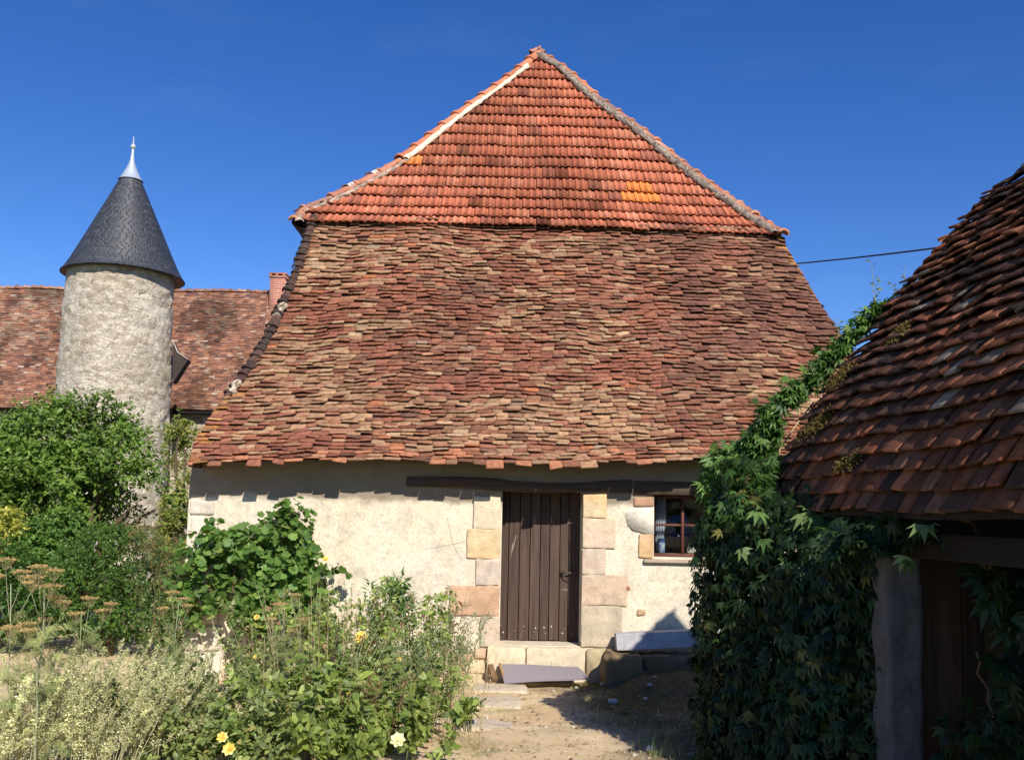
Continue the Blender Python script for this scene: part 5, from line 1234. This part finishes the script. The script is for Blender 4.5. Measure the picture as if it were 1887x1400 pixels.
# ------------------------------------------------------------------ creeper on the shed
r = np.random.default_rng(101)
cr = thing('creeper', (el_(6.3, -.3), 6.3, gz(1.5, 6.3)), 'dark green Virginia creeper covering the shed corner and climbing its roof edge', 'vine')
SHADE_GREEN = [(.014, .030, .009), (.019, .042, .011), (.027, .056, .014), (.04, .075, .02)]  # eave shade painted into these leaf greens
plan = np.array([(2.35, 6.95), (1.85, 6.98), (1.50, 6.88), (1.33, 6.62), (1.42, 6.25), (1.60, 5.92), (1.80, 5.60), (2.05, 5.16)]); dp = np.concatenate([[0], np.cumsum(np.linalg.norm(np.diff(plan, axis=0), axis=1))])
def creep(n, d0, d1, z0, z1, depth, size, seed, cols=SHADE_GREEN, tmpl=CREEPER, topf=None):
    r = np.random.default_rng(seed); q = r.uniform(d0, d1, n); z = r.uniform(z0, z1, n); x = np.interp(q, dp, plan[:, 0]); y = np.interp(q, dp, plan[:, 1])
    x2 = np.interp(q + .02, dp, plan[:, 0]); y2 = np.interp(q + .02, dp, plan[:, 1]); tx, ty = x2 - x, y2 - y; l = np.hypot(tx, ty) + 1e-9; nxn = -(-ty / l); nyn = -(tx / l)
    nxn, nyn = ty / l, -tx / l
    sgn = np.sign(nxn * (x - 2.4) + nyn * (y - 6.0)); nxn *= sgn; nyn *= sgn
    bul = .10 * fbm(q * 2.2, z * 2.2, 0, 51, 3) + r.uniform(-depth, .03, n) - .12 * sstep(1.9, 2.3, z) + .03 * sstep(.7, .3, z)
    P = np.stack([x + nxn * bul, y + nyn * bul, z], 1)
    if topf is not None: k = topf(P, q); P = P[k]; nxn = nxn[k]; nyn = nyn[k]; n = len(P)
    Nn = np.stack([nxn, nyn, np.full(n, .55)], 1) + r.normal(0, .35, (n, 3)); D = np.stack([nxn * .4, nyn * .4, np.full(n, -.9)], 1) + r.normal(0, .45, (n, 3))
    put_leaves(g, P, D, Nn, size * r.uniform(.4, 1.35, n), np.where((r.random(n) < .02)[:, None], np.array([[.22, .2, .05]]), leafcol(r, n, cols, None, .22, P, .45)), tmpl)
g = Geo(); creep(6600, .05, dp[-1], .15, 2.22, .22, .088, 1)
creep(1600, .6, 1.75, 2.0, 2.46, .25, .082, 2, [(.04, .085, .018), (.06, .125, .026), (.09, .165, .04)])  # lighter greens paint the sunlit top of the creeper
creep(2600, .05, dp[-1], .15, 2.3, .16, .06, 7, SHADE_GREEN, OVATE)
g2 = g
# crest trailing along the verge, coloured as the sunlit leaves
g = Geo(); stg = Geo()
crest = [(1335, 850, 6.75, .16), (1352, 880, 6.7, .2), (1375, 850, 6.7, .2), (1390, 885, 6.65, .18), (1400, 820, 6.65, .17), (1425, 860, 6.55, .13), (1330, 900, 6.75, .2), (1365, 920, 6.65, .2), (1405, 915, 6.55, .15), (1415, 780, 6.6, .13), (1425, 755, 6.6, .13), (1450, 735, 6.6, .11), (1470, 720, 6.6, .11), (1492, 700, 6.6, .11), (1515, 680, 6.58, .10), (1535, 655, 6.56, .10), (1557, 635, 6.56, .10), (1575, 610, 6.55, .09), (1600, 588, 6.55, .10), (1625, 572, 6.52, .10), (1645, 566, 6.50, .07), (1408, 800, 6.6, .13)]
for i, (a, b, Y, rr) in enumerate(crest):
    c = np.array(at(a, b, Y)); m = int(70 * (rr / .11) ** 2); O = c + nrm(r.normal(size=(m, 3))) * (rr * r.uniform(.2, 1, (m, 1)))
    D = r.normal(size=(m, 3)) * .6 + np.array([-.5, -.5, -.35]); put_leaves(g, O, D, r.normal(0, .35, (m, 3)) + np.array([-.1, -.5, .9]), .085 * r.uniform(.55, 1.2, m), leafcol(r, m, [(.08, .16, .03), (.12, .22, .045), (.17, .28, .07), (.06, .12, .025)], None, .15, O, .3), CREEPER)
cp = np.array([at(a, b, Y + .03)[:] for a, b, Y, _ in crest[9:21]]); stg.tube(cp, .012, (.25, .17, .1), 6)
stg.tube(np.array([at(a, b, 6.58)[:] for a, b in ((1432, 900), (1440, 860), (1436, 830), (1462, 790), (1500, 740))]), .006, (.45, .38, .2), 5)
for k in range(6):
    q = np.linspace(0, 1, 8); stg.tube(np.stack([1.62 + .2 * k + .05 * np.sin(q * 4 + k), 6.2 - .17 * k + 0 * q, .3 + 1.6 * q], 1), .016 - .008 * q, (.12, .08, .05), 6)
for (a, b, tops_) in ((1612, 560, (1606, 485)), (1665, 545, (1668, 492)), (1655, 548, (1640, 520)), (1612, 560, (1620, 510)), (1545, 620, (1545, 592)), (1500, 690, (1490, 668))):
    O = np.array([at(a, b, 6.5)[:]]); e = np.array(at(*tops_, 6.5)); D = e - O[0]; sprigs(g, stg, r, O, D[None], np.linalg.norm(D), 13, .04, OVATE, [(.14, .2, .08), (.2, .27, .1)], None, .0, 1., .1, .003, (.3, .28, .15))
# leaves hanging under and in front of the eave further along
for (a, b, Y, m, s_, spread_) in ((1470, 958, 6.0, 34, .12, .12), (1530, 962, 5.7, 30, .12, .10), (1505, 990, 5.75, 16, .12, .08), (1560, 975, 5.4, 8, .12, .06), (1430, 965, 6.2, 30, .11, .14), (1728, 966, 4.45, 2, .12, .02), (1690, 1028, 4.5, 2, .10, .02), (1560, 1010, 5.3, 60, .09, .14), (1620, 990, 5.0, 70, .09, .12), (1680, 975, 4.9, 50, .09, .12)):
    c = np.array(at(a, b, Y)) + np.array([-.06, 0, 0]); O = c + r.normal(0, spread_, (m, 3)) * np.array([.8, .8, .35]); D = r.normal(0, .5, (m, 3)) + np.array([-.35, -.3, -.5])
    put_leaves(g, O, D, r.normal(0, .3, (m, 3)) + np.array([-.1, -.6, .8]), s_ * r.uniform(.7, 1.2, m), leafcol(r, m, [(.08, .15, .04), (.13, .22, .06), (.20, .28, .10)] if m < 40 else SHADE_GREEN, None, .12), CREEPER)
g2.v += g.v; 
off = g2.n
g2.f += [f + off for f in g.f]; g2.c += g.c; g2.n += g.n
g2.build('foliage', M_LEAF, cr); stg.build('stems', M_BARK, cr)
# second creeper near the right frame edge, in the shade under the eave
cr2 = thing('creeper', (el_(4.0, .3), 4.0, gz(2.4, 4.0)), 'shaded creeper hanging under the eave right of the white pillar', 'vine'); g = Geo(); stg = Geo()
for (a, b, Y, m, s_, sp) in ((1850, 1040, 4.7, 40, .13, .12), (1875, 1120, 4.6, 40, .14, .12), (1880, 1230, 4.6, 30, .13, .10), (1850, 1310, 4.7, 40, .10, .12), (1800, 1360, 4.8, 40, .09, .12), (1870, 1380, 4.7, 50, .10, .14), (1870, 1010, 4.7, 30, .13, .12), (1740, 1400, 4.9, 20, .08, .08)):
    c = np.array(at(a, b, Y)); O = c + r.normal(0, sp, (m, 3)) * np.array([.6, .8, .8]); O = O[O[:, 2] < 1.9]; m = len(O); D = r.normal(0, .5, (m, 3)) + np.array([-.1, -.3, -.7]); put_leaves(g, O, D, r.normal(0, .35, (m, 3)) + np.array([-.3, -.7, .6]), s_ * r.uniform(.6, 1.2, m), leafcol(r, m, SHADE_GREEN, None, .15), CREEPER)
for (p0, p1) in (((1880, 1400), (1850, 990)), ((1850, 1400), (1800, 1200)), ((1880, 1300), (1790, 960))):
    q = np.linspace(0, 1, 10)[:, None]; A = np.array(at(*p0, 4.75)); B = np.array(at(*p1, 4.75)); P = A * (1 - q) + B * q; P[1:-1] += r.normal(0, .012, (8, 3)); stg.tube(P, .008, (.12, .08, .05), 5)
g.build('foliage', M_LEAF, cr2); stg.build('stems', M_BARK, cr2)
# moss cushions on the shed roof
for i, (s0, v0, rr, lab) in enumerate(((.05, .20, .15, 'brown moss cushion low on the shed roof beside the creeper'), (.03, .33, .12, 'brown moss patch on the shed roof edge, above the lowest one'), (.155, .10, .11, 'olive moss tuft by a row end near the shed eave, centre'), (.43, .07, .10, 'olive moss tuft at the shed eave near the right frame edge'), (.10, .42, .09, 'faint brown moss patch midway up the shed roof'))):
    c = P_s(np.array([s0]), np.array([v0]))[0]; m = 900; a = r.normal(0, 1, (m, 2)) * rr * .5; O = c + a[:, :1] * dirS + a[:, 1:2] * np.array([.6, 0, .8]) * .8 + Ns * (.035 + .02 * r.random((m, 1))); g = Geo()
    put_leaves(g, O, r.normal(0, .5, (m, 3)) + Ns, r.normal(size=(m, 3)), .022, leafcol(r, m, [(.16, .10, .03), (.10, .07, .025), (.22, .15, .05), (.12, .11, .03)], None, .2), SMALL); tag(g.build('moss_cushion', M_LEAFM, org=c), lab, 'moss', 'moss cushions on the shed roof')

# ------------------------------------------------------------------ ground cover
r = np.random.default_rng(200); g = Geo(); N = 26000
x = r.uniform(-4.6, 2.6, N); y = 5.2 + 6.0 * r.random(N) ** .9; dens = fbm(x * 1.4, y * 1.4, 0, 5, 3) + .5 * noise(x * 7, y * 7, 0, 6); path = np.exp(-((x - .35) / .75) ** 2)
k = dens > -.15 + .55 * path; x, y, path = x[k], y[k], path[k]; n = len(x); z = ground_z(x, y) + .03 * fbm(x * 1.3, y * 1.3, 0, 3)
D = r.normal(0, .7, (n, 3)); D[:, 2] = r.uniform(.15, 1.1, n); D[:, 2] = np.where(r.random(n) < path, D[:, 2] * .25, D[:, 2]); green = (fbm(x * .9 + 3, y * .9, 0, 8, 3) > .05) & (r.random(n) < .7)
c = leafcol(r, n, [(.60, .48, .28), (.50, .38, .2), (.68, .57, .36)], None, .12); c[green] = leafcol(r, int(green.sum()), [(.16, .19, .06), (.24, .26, .09), (.11, .15, .04)], None, .15)
put_leaves(g, np.stack([x, y, z], 1), D, r.normal(size=(n, 3)), r.uniform(.025, .085, n), c, BLADE); tag(g.build('dry_grass', M_LEAFM), 'short dry straw and green grass on the path', 'grass', kind='stuff')
g = Geo(); N = 9000; x = r.uniform(-11, -4.3, N); y = r.uniform(7, 15.5, N); k = fbm(x, y, 0, 9, 3) > -.1; x, y = x[k], y[k]; n = len(x)
put_leaves(g, np.stack([x, y, ground_z(x, y)], 1), r.normal(0, .4, (n, 3)) + np.array([0, 0, .8]), r.normal(size=(n, 3)), r.uniform(.05, .14, n), leafcol(r, n, [(.55, .44, .24), (.4, .36, .16), (.24, .27, .09)], None, .15), BLADE); tag(g.build('meadow_grass', M_LEAFM), 'dry meadow grass behind the flower bed on the left', 'grass', kind='stuff')
g = Geo(); N = 5000; x = r.uniform(.75, 2.6, N); y = r.uniform(7.6, 11.1, N); k = fbm(x * 1.7, y * 1.7, 0, 19, 3) > -.15; x, y = x[k], y[k]; n = len(x)
D = r.normal(0, .6, (n, 3)); D[:, 2] = r.uniform(.3, 1.2, n)
put_leaves(g, np.stack([x, y, ground_z(x, y) - .01], 1), D, r.normal(size=(n, 3)), r.uniform(.04, .13, n), leafcol(r, n, [(.10, .13, .04), (.18, .16, .07), (.07, .10, .03)], None, .15), BLADE); tag(g.build('shade_grass', M_LEAFM), 'rough short grass in the shade right of the door', 'grass', kind='stuff')
rt = np.random.default_rng(321)
for i, (px, py, n_, h_) in enumerate(((1180, 1345, 70, .09), (1150, 1330, 50, .07), (1200, 1372, 70, .10), (1225, 1392, 80, .11), (1120, 1228, 90, .14), (1100, 1240, 60, .11), (1140, 1235, 60, .12), (1050, 1262, 30, .05), (1005, 1262, 26, .05), (905, 1312, 50, .07), (935, 1308, 40, .06), (880, 1380, 60, .09), (1100, 1300, 30, .05), (1060, 1340, 30, .05), (990, 1380, 26, .05))):
    p = onground(px, py); g = Geo(); a = rt.normal(0, .05, (n_, 2)); gr_ = i in (0, 2, 3, 4, 5, 6, 9)
    D = rt.normal(0, .45, (n_, 3)); D[:, 2] = 1
    put_leaves(g, np.stack([p.x + a[:, 0] * 1.5, p.y + a[:, 1], ground_z(p.x + a[:, 0] * 1.5, p.y + a[:, 1])], 1), D, rt.normal(size=(n_, 3)), rt.uniform(.5, 1.2, n_) * h_, leafcol(rt, n_, [(.20, .27, .08), (.28, .33, .12), (.4, .38, .18)] if gr_ else [(.5, .42, .22), (.38, .36, .16), (.28, .3, .1)], None, .12), BLADE)
    tag(g.build('grass_tuft', M_LEAFM, org=p[:]), 'small grass tuft growing on or beside the path', 'grass tuft', 'grass tufts along the path')
g = Geo(); N = 1500; x = r.normal(.45, .8, N).clip(-1.2, 2.4); y = r.uniform(5.3, 11.0, N); z = ground_z(x, y) + .03 * fbm(x * 1.3, y * 1.3, 0, 3); oct_ = np.array([(1, 0, 0), (0, 1, 0), (-1, 0, 0), (0, -1, 0), (0, 0, .7), (0, 0, -.7)]); fo = np.array([(0, 1, 4), (1, 2, 4), (2, 3, 4), (3, 0, 4), (1, 0, 5), (2, 1, 5), (3, 2, 5), (0, 3, 5)])
sz = r.gamma(2.0, .0055, N).clip(.003, .03); Vq = oct_[None] * sz[:, None, None] * r.uniform(.6, 1.3, (N, 6, 1)) + np.stack([x, y, z], 1)[:, None]
g.add(Vq.reshape(-1, 3), [(fo[None] + (np.arange(N) * 6)[:, None, None]).reshape(-1, 3)], np.repeat(leafcol(r, N, [(.5, .42, .3), (.38, .28, .18), (.62, .55, .44), (.28, .2, .13)], None, .1), 6, 0)); tag(g.build('gravel', M_STONE), 'small loose stones and clods scattered over the path', 'gravel', kind='stuff')
# litter: small clods and fallen leaves
g = Geo(); N = 500; x = r.uniform(-.6, 1.4, N); y = r.uniform(5.4, 10.6, N); n = N
put_leaves(g, np.stack([x, y, ground_z(x, y) + .03 * fbm(x * 1.3, y * 1.3, 0, 3) + .008], 1), r.normal(0, 1, (n, 3)) * np.array([1, 1, .2]), r.normal(0, .3, (n, 3)) + np.array([0, 0, 1]), r.uniform(.012, .035, n), leafcol(r, n, [(.25, .14, .07), (.35, .22, .12), (.15, .09, .05)], None, .2), OVATE); tag(g.build('leaf_litter', M_LEAFM), 'small brown dead leaves scattered on the path', 'leaves', kind='stuff')
